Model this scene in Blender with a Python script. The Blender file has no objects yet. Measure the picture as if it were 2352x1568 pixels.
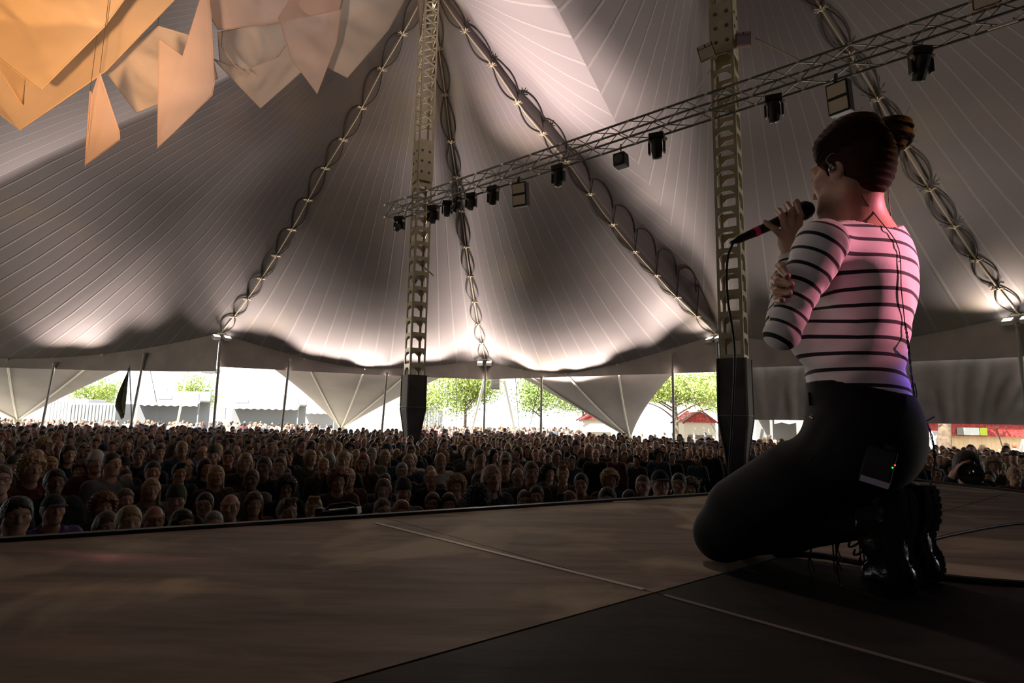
import bpy, bmesh, math, random
import numpy as np
from mathutils import Vector, Matrix

S = bpy.context.scene
COL = S.collection
rng = np.random.default_rng(7)
random.seed(7)

# ------------------------------------------------------------------ camera
FPX, CZ, SZ = 1353.0, 2.25, 1.85          # focal length in pixels of the 2352 px frame, camera height, stage deck height
_th, _rho = math.atan(184 / FPX), math.radians(1.07)
FW = np.array([0, math.cos(_th), math.sin(_th)])
_r0, _u0 = np.array([1.0, 0, 0]), np.array([0, -math.sin(_th), math.cos(_th)])
RT = math.cos(_rho) * _r0 + math.sin(_rho) * _u0
UP = -math.sin(_rho) * _r0 + math.cos(_rho) * _u0
CAM = np.array([0, 0, CZ])
cd = bpy.data.cameras.new('camera')
cd.sensor_fit = 'HORIZONTAL'; cd.sensor_width = 36.0; cd.lens = 36.0 * FPX / 2352.0
cd.clip_start = 0.05; cd.clip_end = 600
cam = bpy.data.objects.new('camera', cd); COL.objects.link(cam)
m = Matrix.Identity(4)
for i in range(3):
    m[i][0], m[i][1], m[i][2], m[i][3] = RT[i], UP[i], -FW[i], CAM[i]
cam.matrix_world = m
S.camera = cam

# ------------------------------------------------------------------ view, world, sun, lamps
S.view_settings.view_transform = 'Standard'
S.view_settings.look = 'None'
S.view_settings.gamma = 1.0
S.view_settings.use_curve_mapping = False
S.view_settings.exposure = 0.0
S.cycles.max_bounces = 7
S.cycles.diffuse_bounces = 4
S.cycles.glossy_bounces = 2
S.cycles.transmission_bounces = 4
S.cycles.transparent_max_bounces = 12
S.cycles.sample_clamp_indirect = 6.0
S.cycles.use_denoising = True

W = bpy.data.worlds.new('sky'); S.world = W; W.use_nodes = True
_bg = W.node_tree.nodes['Background']
_bg.inputs[0].default_value = (0.92, 0.95, 1.0, 1); _bg.inputs[1].default_value = 3.0

def look(o, d):
    o.rotation_euler = Vector(d).to_track_quat('-Z', 'Y').to_euler()

def sun(name, d, energy, color, angle=1.0):
    l = bpy.data.lights.new(name, 'SUN'); l.energy = energy; l.color = color; l.angle = math.radians(angle)
    o = bpy.data.objects.new(name, l); COL.objects.link(o); look(o, d); return o

def spot(name, loc, to, power, color, deg, blend=0.5, rad=0.08):
    l = bpy.data.lights.new(name, 'SPOT'); l.energy = power; l.color = color
    l.spot_size = math.radians(deg); l.spot_blend = blend; l.shadow_soft_size = rad
    o = bpy.data.objects.new(name, l); COL.objects.link(o); o.location = loc
    look(o, np.array(to, float) - np.array(loc, float)); return o

sun('sun', (0.45, 0.5, -0.85), 23.0, (1.0, 0.95, 0.86), 0.6)

# ------------------------------------------------------------------ projection helpers (plan the layout in metres)
def ray(px, py):
    return FW + RT * (px - 1176) / FPX + UP * (784 - py) / FPX
def at_y(px, py, y):
    d = ray(px, py); return CAM + d * y / d[1]
def at_z(px, py, z):
    d = ray(px, py); return CAM + d * (z - CZ) / d[2]
def at_d(px, py, dist):                    # dist measured along the view axis
    return CAM + ray(px, py) * dist

# ------------------------------------------------------------------ materials
MATS = {}
def mat(name, col, rough=0.8, metal=0.0, emit=None, estr=0.0, spec=0.3, noise=None, bump=None, sheen=0.0):
    """noise = (scale, second colour, contrast lo, hi); bump = (scale, strength)"""
    if name in MATS: return MATS[name]
    M = bpy.data.materials.new(name); M.use_nodes = True
    nt = M.node_tree; b = nt.nodes['Principled BSDF']
    b.inputs['Base Color'].default_value = (*col, 1); b.inputs['Roughness'].default_value = rough
    b.inputs['Metallic'].default_value = metal; b.inputs['Specular IOR Level'].default_value = spec
    if sheen: b.inputs['Sheen Weight'].default_value = sheen
    if emit: b.inputs['Emission Color'].default_value = (*emit, 1); b.inputs['Emission Strength'].default_value = estr
    if noise or bump: tc = nt.nodes.new('ShaderNodeTexCoord')
    if noise:
        n = nt.nodes.new('ShaderNodeTexNoise'); n.inputs['Scale'].default_value = noise[0]; n.inputs['Detail'].default_value = 5
        nt.links.new(tc.outputs['Object'], n.inputs['Vector'])
        r = nt.nodes.new('ShaderNodeMapRange'); r.inputs[1].default_value = noise[2]; r.inputs[2].default_value = noise[3]
        nt.links.new(n.outputs['Fac'], r.inputs[0])
        x = nt.nodes.new('ShaderNodeMix'); x.data_type = 'RGBA'
        x.inputs[6].default_value = (*col, 1); x.inputs[7].default_value = (*noise[1], 1)
        nt.links.new(r.outputs[0], x.inputs[0]); nt.links.new(x.outputs[2], b.inputs['Base Color'])
    if bump:
        n2 = nt.nodes.new('ShaderNodeTexNoise'); n2.inputs['Scale'].default_value = bump[0]; n2.inputs['Detail'].default_value = 4
        nt.links.new(tc.outputs['Object'], n2.inputs['Vector'])
        bp = nt.nodes.new('ShaderNodeBump'); bp.inputs['Strength'].default_value = bump[1]; bp.inputs['Distance'].default_value = 0.02
        nt.links.new(n2.outputs['Fac'], bp.inputs['Height']); nt.links.new(bp.outputs[0], b.inputs['Normal'])
    MATS[name] = M; return M

def sheer(name, col, alpha, trans=0.5, rough=0.8):
    """thin cloth: part see-through, the rest reflects and passes light on"""
    M = bpy.data.materials.new(name); M.use_nodes = True; nt = M.node_tree
    nt.nodes.remove(nt.nodes['Principled BSDF'])
    out = nt.nodes['Material Output']
    d = nt.nodes.new('ShaderNodeBsdfDiffuse'); t = nt.nodes.new('ShaderNodeBsdfTranslucent'); p = nt.nodes.new('ShaderNodeBsdfTransparent')
    d.inputs[0].default_value = (*col, 1); t.inputs[0].default_value = (*col, 1)
    tc = nt.nodes.new('ShaderNodeTexCoord'); n = nt.nodes.new('ShaderNodeTexNoise'); n.inputs['Scale'].default_value = 2.5; n.inputs['Detail'].default_value = 5
    nt.links.new(tc.outputs['Object'], n.inputs['Vector'])
    r = nt.nodes.new('ShaderNodeMapRange'); r.inputs[1].default_value = 0.3; r.inputs[2].default_value = 0.7
    r.inputs[3].default_value = max(0, alpha - 0.07); r.inputs[4].default_value = min(1, alpha + 0.07)
    nt.links.new(n.outputs['Fac'], r.inputs[0])
    m1 = nt.nodes.new('ShaderNodeMixShader'); m1.inputs[0].default_value = trans
    nt.links.new(d.outputs[0], m1.inputs[1]); nt.links.new(t.outputs[0], m1.inputs[2])
    m2 = nt.nodes.new('ShaderNodeMixShader'); nt.links.new(r.outputs[0], m2.inputs[0])
    nt.links.new(p.outputs[0], m2.inputs[1]); nt.links.new(m1.outputs[0], m2.inputs[2])
    nt.links.new(m2.outputs[0], out.inputs[0])
    MATS[name] = M; return M

# ------------------------------------------------------------------ mesh helpers
def mesh_from(name, V, Fc, smooth=True):
    me = bpy.data.meshes.new(name)
    V = np.asarray(V, dtype=np.float32)
    if isinstance(Fc, np.ndarray) and Fc.ndim == 2:
        n, k = Fc.shape
        me.vertices.add(len(V)); me.vertices.foreach_set('co', V.ravel())
        me.loops.add(n * k); me.loops.foreach_set('vertex_index', Fc.astype(np.int32).ravel())
        me.polygons.add(n); me.polygons.foreach_set('loop_start', np.arange(0, n * k, k, dtype=np.int32))
        me.update(calc_edges=True)
    else:
        me.from_pydata([tuple(v) for v in V], [], [tuple(f) for f in Fc]); me.update()
    if smooth: me.polygons.foreach_set('use_smooth', np.ones(len(me.polygons), dtype=bool))
    return me

def link(name, me, m=None, parent=None, loc=None):
    o = bpy.data.objects.new(name, me); COL.objects.link(o)
    if m is not None and me is not None and hasattr(me, 'materials'):
        if len(me.materials) == 0: me.materials.append(m)
    if parent is not None:
        o.parent = parent
        o.matrix_parent_inverse = Matrix.Translation(-world_loc(parent))
    if loc is not None: o.location = loc
    return o

def world_loc(o):
    l = Vector(o.location)
    p = o.parent
    while p is not None: l = l + Vector(p.location) + o.matrix_parent_inverse.translation; o = p; p = o.parent
    return l

def tag(o, label=None, cat=None, group=None, kind=None):
    if label: o['label'] = label
    if cat: o['category'] = cat
    if group: o['group'] = group
    if kind: o['kind'] = kind
    return o

def thing(name, label, cat, loc=(0, 0, 0), group=None):
    o = bpy.data.objects.new(name, None); COL.objects.link(o); o.location = loc; o.empty_display_size = 0.1
    return tag(o, label, cat, group)

def unit(v):
    v = np.asarray(v, float); return v / max(1e-9, np.linalg.norm(v))

class MB:
    """collects boxes, bars and tubes into one mesh"""
    def __init__(s): s.v = []; s.f = []; s.n = 0; s.flat = True
    def add(s, V, Fc):
        V = [tuple(map(float, p)) for p in V]
        s.v += V; s.f += [tuple(i + s.n for i in q) for q in Fc]; s.n += len(V); return s
    def box(s, c, size, ax=None, bev=0.0):
        c = np.asarray(c, float); h = np.asarray(size, float) / 2
        A = np.eye(3) if ax is None else np.asarray(ax, float)
        if bev <= 0:
            V = [c + A[0] * h[0] * x + A[1] * h[1] * y + A[2] * h[2] * z for x in (-1, 1) for y in (-1, 1) for z in (-1, 1)]
            return s.add(V, [(0, 1, 3, 2), (4, 6, 7, 5), (0, 4, 5, 1), (2, 3, 7, 6), (0, 2, 6, 4), (1, 5, 7, 3)])
        bm = bmesh.new(); bmesh.ops.create_cube(bm, size=1.0)
        for v in bm.verts: v.co = Vector((v.co.x * h[0] * 2, v.co.y * h[1] * 2, v.co.z * h[2] * 2))
        bmesh.ops.bevel(bm, geom=bm.edges[:], offset=min(bev, h.min() * 0.9), segments=2, affect='EDGES', profile=0.6)
        bm.verts.index_update()
        V = [c + A[0] * v.co.x + A[1] * v.co.y + A[2] * v.co.z for v in bm.verts]
        Fq = [tuple(v.index for v in f.verts) for f in bm.faces]; bm.free()
        return s.add(V, Fq)
    def bar(s, a, b, w, t=None, up=(0, 0, 1)):
        a = np.asarray(a, float); b = np.asarray(b, float); d = unit(b - a)
        u = np.asarray(up, float)
        if abs(d @ unit(u)) > 0.98: u = np.array([1.0, 0, 0])
        x = unit(np.cross(d, u)); y = np.cross(x, d)
        return s.box((a + b) / 2, (w, t or w, np.linalg.norm(b - a)), (x, y, d))
    def tube(s, pts, r, seg=8, cap=True):
        P = np.asarray(pts, float); n = len(P)
        r = np.full(n, r, float) if np.isscalar(r) else np.asarray(r, float)
        T = np.gradient(P, axis=0); T /= np.maximum(1e-9, np.linalg.norm(T, axis=1))[:, None]
        u = np.array([0, 0, 1.0])
        if abs(T[0] @ u) > 0.9: u = np.array([1.0, 0, 0])
        V = []; x = unit(np.cross(T[0], u))
        for i in range(n):
            x = unit(x - T[i] * (x @ T[i])); y = np.cross(T[i], x)
            for k in range(seg):
                a = 2 * math.pi * k / seg; V.append(P[i] + r[i] * (math.cos(a) * x + math.sin(a) * y))
        Fq = [(i * seg + k, i * seg + (k + 1) % seg, (i + 1) * seg + (k + 1) % seg, (i + 1) * seg + k) for i in range(n - 1) for k in range(seg)]
        if cap:
            Fq += [tuple(range(seg))[::-1], tuple((n - 1) * seg + k for k in range(seg))]
        return s.add(V, Fq)
    def lathe(s, prof, c, axis=(0, 0, 1), seg=20):
        """prof: (radius, height) pairs along the axis"""
        d = unit(axis); u = np.array([0, 0, 1.0]) if abs(d[2]) < 0.9 else np.array([1.0, 0, 0])
        x = unit(np.cross(d, u)); y = np.cross(d, x); c = np.asarray(c, float); V = []
        for r, h in prof:
            for k in range(seg):
                a = 2 * math.pi * k / seg; V.append(c + d * h + r * (math.cos(a) * x + math.sin(a) * y))
        n = len(prof)
        Fq = [(i * seg + k, i * seg + (k + 1) % seg, (i + 1) * seg + (k + 1) % seg, (i + 1) * seg + k) for i in range(n - 1) for k in range(seg)]
        Fq += [tuple(range(seg))[::-1], tuple((n - 1) * seg + k for k in range(seg))]
        return s.add(V, Fq)
    def quad(s, a, b, c, d): return s.add([a, b, c, d], [(0, 1, 2, 3)])
    def grid(s, G):
        """G: array (n, m, 3)"""
        n, m_ = G.shape[:2]
        Fq = [(i * m_ + j, i * m_ + j + 1, (i + 1) * m_ + j + 1, (i + 1) * m_ + j) for i in range(n - 1) for j in range(m_ - 1)]
        return s.add(G.reshape(-1, 3), Fq)
    def build(s, name, m, parent=None, smooth=False):
        me = mesh_from(name, s.v, s.f, smooth)
        if smooth:
            try: me.set_sharp_from_angle(angle=math.radians(40))
            except Exception: pass
        return link(name, me, m, parent)

def smoothstep(x): x = np.clip(x, 0, 1); return x * x * (3 - 2 * x)

def spline(pts, n=24):
    """Catmull-Rom through the points"""
    P = np.asarray(pts, float); P = np.vstack([2 * P[0] - P[1], P, 2 * P[-1] - P[-2]]); out = []
    segs = len(P) - 3; per = max(2, n // segs)
    for i in range(segs):
        a, b, c, d = P[i:i + 4]
        for t in np.linspace(0, 1, per, endpoint=False):
            out.append(0.5 * ((2 * b) + (c - a) * t + (2 * a - 5 * b + 4 * c - d) * t * t + (3 * b - a - 3 * c + d) * t ** 3))
    out.append(P[-2]); return np.array(out)
# ------------------------------------------------------------------ implicit bodies -> meshes (surface nets)
def vcap(P, a, b, ra, rb):
    a = np.asarray(a, np.float32); b = np.asarray(b, np.float32); d = b - a; L2 = max(1e-9, float(d @ d))
    t = np.clip(((P - a) @ d) / L2, 0, 1); q = P - a - t[:, None] * d
    return np.sqrt((q * q).sum(1)) - (ra + (rb - ra) * t)
def vell(P, c, r, ax=None):
    q = P - np.asarray(c, np.float32)
    if ax is not None: q = q @ np.asarray(ax, np.float32).T
    r = np.asarray(r, np.float32); k0 = np.sqrt(((q / r) ** 2).sum(1)); k1 = np.sqrt(((q / (r * r)) ** 2).sum(1))
    return k0 * (k0 - 1) / np.maximum(k1, 1e-6)
def vbox(P, c, h, r, ax=None):
    q = P - np.asarray(c, np.float32)
    if ax is not None: q = q @ np.asarray(ax, np.float32).T
    q = np.abs(q) - (np.asarray(h, np.float32) - r)
    return np.sqrt((np.maximum(q, 0) ** 2).sum(1)) + np.minimum(q.max(1), 0) - r
def smin(a, b, k):
    if k <= 0: return np.minimum(a, b)
    h = np.maximum(k - np.abs(a - b), 0) / k; return np.minimum(a, b) - h * h * k * .25
def smax(a, b, k): return -smin(-a, -b, k)

def nets(f, xs, ys, zs, block=6):
    """f(points) -> distance, evaluated only near the surface; rectilinear grid"""
    xs, ys, zs = (np.asarray(a, np.float32) for a in (xs, ys, zs))
    nx, ny, nz = len(xs), len(ys), len(zs)
    cx, cy, cz = (np.unique(np.append(np.arange(0, n, block), n - 1)) for n in (nx, ny, nz))
    g = np.stack(np.meshgrid(xs[cx], ys[cy], zs[cz], indexing='ij'), -1); dc = f(g.reshape(-1, 3)).reshape(g.shape[:3])
    sx, sy, sz = (np.diff(a[c]).max() for a, c in ((xs, cx), (ys, cy), (zs, cz)))
    near = np.abs(dc) < 1.25 * math.sqrt(sx * sx + sy * sy + sz * sz)
    act = near[:-1, :-1, :-1].copy()
    for i in (0, 1):
        for j in (0, 1):
            for k in (0, 1): act |= near[i:near.shape[0] - 1 + i, j:near.shape[1] - 1 + j, k:near.shape[2] - 1 + k]
    bx, by, bz = (np.clip(np.searchsorted(c, np.arange(n), 'right') - 1, 0, len(c) - 2) for c, n in ((cx, nx), (cy, ny), (cz, nz)))
    M = act[bx][:, by][:, :, bz]
    D = dc[bx][:, by][:, :, bz].astype(np.float32)
    I = np.argwhere(M)
    vals = np.empty(len(I), np.float32)
    for s in range(0, len(I), 400000):
        q = I[s:s + 400000]; vals[s:s + 400000] = f(np.stack([xs[q[:, 0]], ys[q[:, 1]], zs[q[:, 2]]], 1))
    D[M] = vals
    ins = D < 0
    c = np.zeros((nx - 1, ny - 1, nz - 1), np.int8)
    for i in (0, 1):
        for j in (0, 1):
            for k in (0, 1): c += ins[i:nx - 1 + i, j:ny - 1 + j, k:nz - 1 + k]
    A = (c > 0) & (c < 8); ijk = np.argwhere(A); idx = np.full(A.shape, -1, np.int32); idx[A] = np.arange(len(ijk))
    acc = np.zeros((len(ijk), 3)); cnt = np.zeros(len(ijk))
    corners = [(i, j, k) for i in (0, 1) for j in (0, 1) for k in (0, 1)]
    for a in corners:
        for ax in range(3):
            if a[ax]: continue
            b = list(a); b[ax] = 1
            d0 = D[ijk[:, 0] + a[0], ijk[:, 1] + a[1], ijk[:, 2] + a[2]]; d1 = D[ijk[:, 0] + b[0], ijk[:, 1] + b[1], ijk[:, 2] + b[2]]
            m_ = (d0 < 0) != (d1 < 0); t = np.where(m_, d0 / np.where(m_, d0 - d1, 1), 0)
            p = np.tile(np.array(a, float), (len(ijk), 1)); p[:, ax] += t
            acc[m_] += p[m_]; cnt[m_] += 1
    loc = acc / np.maximum(cnt, 1)[:, None]
    V = np.stack([a[ijk[:, n]] + loc[:, n] * (a[ijk[:, n] + 1] - a[ijk[:, n]]) for n, a in enumerate((xs, ys, zs))], 1)
    F_ = []
    for ax in range(3):
        u, v = (ax + 1) % 3, (ax + 2) % 3
        sl0 = [slice(None)] * 3; sl1 = [slice(None)] * 3; sl0[ax] = slice(0, -1); sl1[ax] = slice(1, None)
        cr = ins[tuple(sl0)] != ins[tuple(sl1)]
        e = np.argwhere(cr); ok = (e[:, u] > 0) & (e[:, v] > 0) & (e[:, u] < D.shape[u] - 1) & (e[:, v] < D.shape[v] - 1); e = e[ok]
        if not len(e): continue
        q = []
        for du, dv in ((-1, -1), (0, -1), (0, 0), (-1, 0)):
            w = e.copy(); w[:, u] += du; w[:, v] += dv; q.append(idx[w[:, 0], w[:, 1], w[:, 2]])
        q = np.stack(q, 1); fl = ins[e[:, 0], e[:, 1], e[:, 2]]
        q[~fl] = q[~fl][:, ::-1]; F_.append(q)
    Fq = np.vstack(F_); Fq = Fq[(Fq >= 0).all(1)]
    return V.astype(np.float32), Fq

def axis_steps(lo, hi, h, fine=None):
    """grid lines from lo to hi with step h, and a finer step inside fine = (a, b, step)"""
    if fine is None: return np.arange(lo, hi + h, h)
    a, b, s = fine
    return np.concatenate([np.arange(a, lo - h, -h)[1:][::-1], np.arange(a, b, s), np.arange(b, hi + h, h)])

def head_sdf(P, smile=0.0):
    """head with its centre at the origin, face towards -Y, about 0.235 m from chin to crown"""
    sx = np.abs(P[:, 0]); Q = P.copy(); Q[:, 0] = sx
    d = vell(Q, (0, .014, .030), (.0715, .091, .090))
    d = smin(d, vell(Q, (0, -.018, -.042), (.056, .066, .070)), .05)
    d = smin(d, vcap(Q, (.0, -.072, -.092), (.018, -.064, -.090), .018, .016), .035)
    d = smin(d, vcap(Q, (.048, -.004, -.052), (.020, -.058, -.088), .016, .014), .03)
    d = smin(d, vell(Q, (.043, -.050, -.012), (.022, .022, .018)), .03)
    d = smin(d, vcap(Q, (.012, -.082, .036), (.048, -.066, .034), .010, .008), .025)
    d = smax(d, -vell(Q, (.031, -.094, .014), (.019, .017, .012)), .018)
    d = smin(d, vell(Q, (.031, -.073, .014), (.0135, .0125, .0115)), .004)
    d = smin(d, vcap(Q, (0, -.082, .022), (0, -.103, -.018), .0075, .0115), .016)
    d = smin(d, vell(Q, (.010, -.093, -.021), (.009, .011, .008)), .008)
    d = smin(d, vcap(Q, (0, -.088, -.045), (.017, -.079, -.049), .0065, .0045), .010)
    d = smin(d, vcap(Q, (0, -.086, -.058), (.015, -.078, -.056), .0075, .005), .010)
    d = smax(d, -vcap(Q, (0, -.096, -.0515), (.020, -.083, -.0520), .0022, .0018), .004)
    ear = vell(Q, (.074, .012, -.002), (.0085, .0195, .031), None)
    ear = smax(ear, -vell(Q, (.083, .008, .002), (.007, .010, .017)), .006)
    return smin(d, ear, .010)
# ================================================================== THE BIG TOP
TL, TR = np.array([-2.97, 18.0]), np.array([4.75, 12.5])      # the two king poles
PEAK = 17.1
MIDP = (TL + TR) / 2
_dn = unit(TR - TL); NRM = np.array([-_dn[1], _dn[0]])           # along the saddle, away from the stage
# eave poles: x, y, z; between them the eave sags to a middle point
NODES = [(-31, 21, 5.8), (-13.03, 26, 5.93), (-1.39, 31, 5.5), (8.5, 24, 6.0), (16.05, 18.3, 5.93), (23, 4, 6.0), (10, -12, 6.0), (-18, -12, 6.0), (-29, 2, 6.0)]
SAGS = [(-22.5, 26, 4.6), (-7.2, 28.9, 4.72), (2.6, 28.2, 4.6), (12.4, 21.2, 5.25), (20.6, 11.5, 5.2), (17, -5, 5.2), (-4, -13, 5.2), (-24.5, -6, 5.2), (-31.5, 11.5, 5.0)]
RING = []; RNODE = []
for i, a in enumerate(NODES):
    b = NODES[(i + 1) % len(NODES)]; mid = SAGS[i]
    a, b, mid = map(np.array, (a, b, mid))
    L_ = np.linalg.norm((b - a)[:2]); n = max(16, int(L_ / 0.35))
    RNODE.append(len(RING))
    for k in range(n):
        t = k / n
        xy = (1 - t) ** 2 * a[:2] + 2 * t * (1 - t) * (2 * mid[:2] - 0.5 * (a + b)[:2]) + t * t * b[:2]
        base = a if t < 0.5 else b
        z = mid[2] + (base[2] - mid[2]) * abs(2 * t - 1) ** 1.6
        RING.append((*xy, z))
RING = np.array(RING)
# drop of the roof from peak to eave against relative distance
_hs = np.array([0, .03, .07, .12, .18, .285, .35, .44, .55, .67, .8, .9, 1.0])
_hz = np.array([0, .05, .10, .155, .215, .345, .405, .49, .62, .74, .855, .93, 1.0])
def roof_h(s): return np.interp(s, _hs, _hz)
def roof_pt(o, q, s, off=0.0):
    p = np.array([*(o + (q[:2] - o) * s), PEAK - (PEAK - q[2]) * float(roof_h(s)) - off]); return p

def crease(u):          # point of the saddle between the two peaks, u in metres along NRM
    e = 11.0 if u > 0 else -19.0
    t = min(1.0, abs(u / e)); z = 14.3 - (14.3 - 6.0) * t ** 1.15
    xy = MIDP + NRM * u
    if u > 0: xy = xy * (1 - t * t) + np.array([8.5, 24.0]) * t * t
    return np.array([*xy, z])

side = (RING[:, :2] - MIDP) @ _dn
iC = RNODE[3]
back = [i for i in range(len(RING)) if i > RNODE[5] and side[i] < 0][0]      # where the saddle meets the eave behind the stage
CR = [crease(u) for u in np.linspace(-19.0, 11.0, 46)]
CR[0] = RING[back]; CR[-1] = RING[iC]
CR = np.array(CR)
right_b = np.vstack([CR[::-1][:-1], RING[back:iC - 1:-1]]) if back > iC else None
left_ring = np.vstack([RING[back:], RING[:iC + 1]])
left_b = np.vstack([left_ring, CR[::-1][1:]])
right_ring = RING[iC:back + 1]
right_b = np.vstack([right_ring, CR[1:]])

SS = np.array([0, .02, .04, .07, .1, .14, .18, .23, .285, .35, .41, .48, .55, .61, .67, .735, .8, .85, .9, .95, 1.0])
V, Fq, UVu = [], [], []
for o, bd in ((TL, left_b), (TR, right_b)):
    base = len(V); n = len(bd)
    arc = np.concatenate([[0], np.cumsum(np.linalg.norm(np.diff(bd[:, :2], axis=0), axis=1))])
    for j in range(n):
        for s in SS:
            V.append(roof_pt(o, bd[j], max(s, 0.012))); UVu.append((arc[j] / 0.86, s))
    m_ = len(SS)
    for j in range(n - 1):
        for k in range(m_ - 1):
            Fq.append((base + j * m_ + k, base + j * m_ + k + 1, base + (j + 1) * m_ + k + 1, base + (j + 1) * m_ + k))
me = mesh_from('ceiling', V, np.array(Fq), True)
uv = me.uv_layers.new(name='seams')
li = np.empty(len(me.loops), np.int32); me.loops.foreach_get('vertex_index', li)
uv.data.foreach_set('uv', np.array(UVu, np.float32)[li].ravel())

def canvas_mat():
    M = mat('tent_canvas', (0.22, 0.200, 0.209), 0.75, spec=0.15); nt = M.node_tree; b = nt.nodes['Principled BSDF']; N = nt.nodes.new; Lk = nt.links.new
    u = N('ShaderNodeUVMap'); u.uv_map = 'seams'
    sx = N('ShaderNodeSeparateXYZ'); Lk(u.outputs[0], sx.inputs[0])
    # seam index -> thin lighter welded band
    fr = N('ShaderNodeMath'); fr.operation = 'FRACT'; Lk(sx.outputs[0], fr.inputs[0])
    d = N('ShaderNodeMath'); d.operation = 'SUBTRACT'; Lk(fr.outputs[0], d.inputs[0]); d.inputs[1].default_value = 0.5
    a = N('ShaderNodeMath'); a.operation = 'ABSOLUTE'; Lk(d.outputs[0], a.inputs[0])
    r = N('ShaderNodeMapRange'); Lk(a.outputs[0], r.inputs[0]); r.inputs[1].default_value = 0.03; r.inputs[2].default_value = 0.075; r.inputs[3].default_value = 1; r.inputs[4].default_value = 0
    tc = N('ShaderNodeTexCoord')
    n1 = N('ShaderNodeTexNoise'); n1.inputs['Scale'].default_value = 0.16; n1.inputs['Detail'].default_value = 6; n1.inputs['Roughness'].default_value = 0.62; Lk(tc.outputs['Object'], n1.inputs['Vector'])
    st = N('ShaderNodeMapRange'); Lk(n1.outputs['Fac'], st.inputs[0]); st.inputs[1].default_value = 0.53; st.inputs[2].default_value = 0.68; st.inputs[4].default_value = 0.75
    m1 = N('ShaderNodeMix'); m1.data_type = 'RGBA'; Lk(st.outputs[0], m1.inputs[0]); m1.inputs[6].default_value = (0.225, 0.200, 0.215, 1); m1.inputs[7].default_value = (0.29, 0.245, 0.185, 1)
    m2 = N('ShaderNodeMix'); m2.data_type = 'RGBA'; Lk(r.outputs[0], m2.inputs[0]); Lk(m1.outputs[2], m2.inputs[6]); m2.inputs[7].default_value = (0.285, 0.26, 0.265, 1)
    Lk(m2.outputs[2], b.inputs['Base Color'])
    bp = N('ShaderNodeBump'); bp.inputs['Strength'].default_value = 0.22; bp.inputs['Distance'].default_value = 0.04
    n2 = N('ShaderNodeTexNoise'); n2.inputs['Scale'].default_value = 0.6; n2.inputs['Detail'].default_value = 5; Lk(tc.outputs['Object'], n2.inputs['Vector'])
    ad = N('ShaderNodeMath'); ad.operation = 'ADD'; Lk(r.outputs[0], ad.inputs[0]); Lk(n2.outputs['Fac'], ad.inputs[1])
    Lk(ad.outputs[0], bp.inputs['Height']); Lk(bp.outputs[0], b.inputs['Normal'])
    return M
from mathutils.bvhtree import BVHTree
ROOF_TREE = BVHTree.FromPolygons([tuple(v) for v in V], [tuple(f) for f in Fq])
def roof_hit(px, py):
    h = ROOF_TREE.ray_cast(Vector(CAM), Vector(ray(px, py))); return np.array(h[0])
tag(link('ceiling', me, canvas_mat()), 'grey canvas big top roof rising to two peaks', 'tent roof', kind='structure')

cloth_dark = mat('curtain_cloth', (0.42, 0.385, 0.365), 0.85, noise=(1.2, (0.34, 0.31, 0.295), .35, .65), bump=(3.0, 0.25))
black_cloth = mat('black_cloth', (0.012, 0.012, 0.013), 0.95)
rope_m = mat('pale_rope', (0.44, 0.37, 0.27), 0.8)
dark_rope = mat('dark_rope', (0.06, 0.055, 0.05), 0.8)
steel = mat('galvanised_steel', (0.34, 0.33, 0.31), 0.55, 0.3)
dark_steel = mat('dark_steel', (0.10, 0.10, 0.10), 0.5, 0.5)

# valance strip hanging from the eave
def hang(idx, zlow, amp, freq, name, top_off=0.0, m=None):
    P = RING[idx]; n = len(P); rows = 9; G = np.zeros((rows, n, 3))
    arc = np.concatenate([[0], np.cumsum(np.linalg.norm(np.diff(P[:, :2], axis=0), axis=1))])
    T = np.gradient(P[:, :2], axis=0); T /= np.linalg.norm(T, axis=1)[:, None]; Nn = np.stack([-T[:, 1], T[:, 0]], 1)
    ph = np.cumsum(rng.normal(0, .25, n)) * 0.35
    for r in range(rows):
        w = r / (rows - 1)
        z = P[:, 2] * (1 - w) + zlow * w - top_off * (1 - w)
        off = amp * w * np.sin(arc * freq + ph) + amp * .5 * w * np.sin(arc * freq * 2.3 + w * 3 + ph * 2)
        G[r, :, :2] = P[:, :2] + Nn * off[:, None]; G[r, :, 2] = z
    b = MB().grid(G)
    return tag(b.build(name, m or cloth_dark, None, True), kind='structure')

nR = len(RING)
i0 = RNODE[0] + 10
hang(np.arange(RNODE[8], nR), 4.3, 0.05, 1.9, 'wall_left')
hang(np.arange(0, RNODE[1] + 1), 4.2, 0.05, 1.9, 'wall_left')
hang(np.arange(RNODE[1], RNODE[3] + 1), 4.42, 0.05, 2.1, 'wall_front')
hang(np.arange(RNODE[3], RNODE[5] + 1), 4.55, 0.06, 2.4, 'wall_right')
hang(np.arange(RNODE[5], RNODE[8] + 1), 0.0, 0.10, 3.0, 'wall_back', m=black_cloth)

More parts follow.
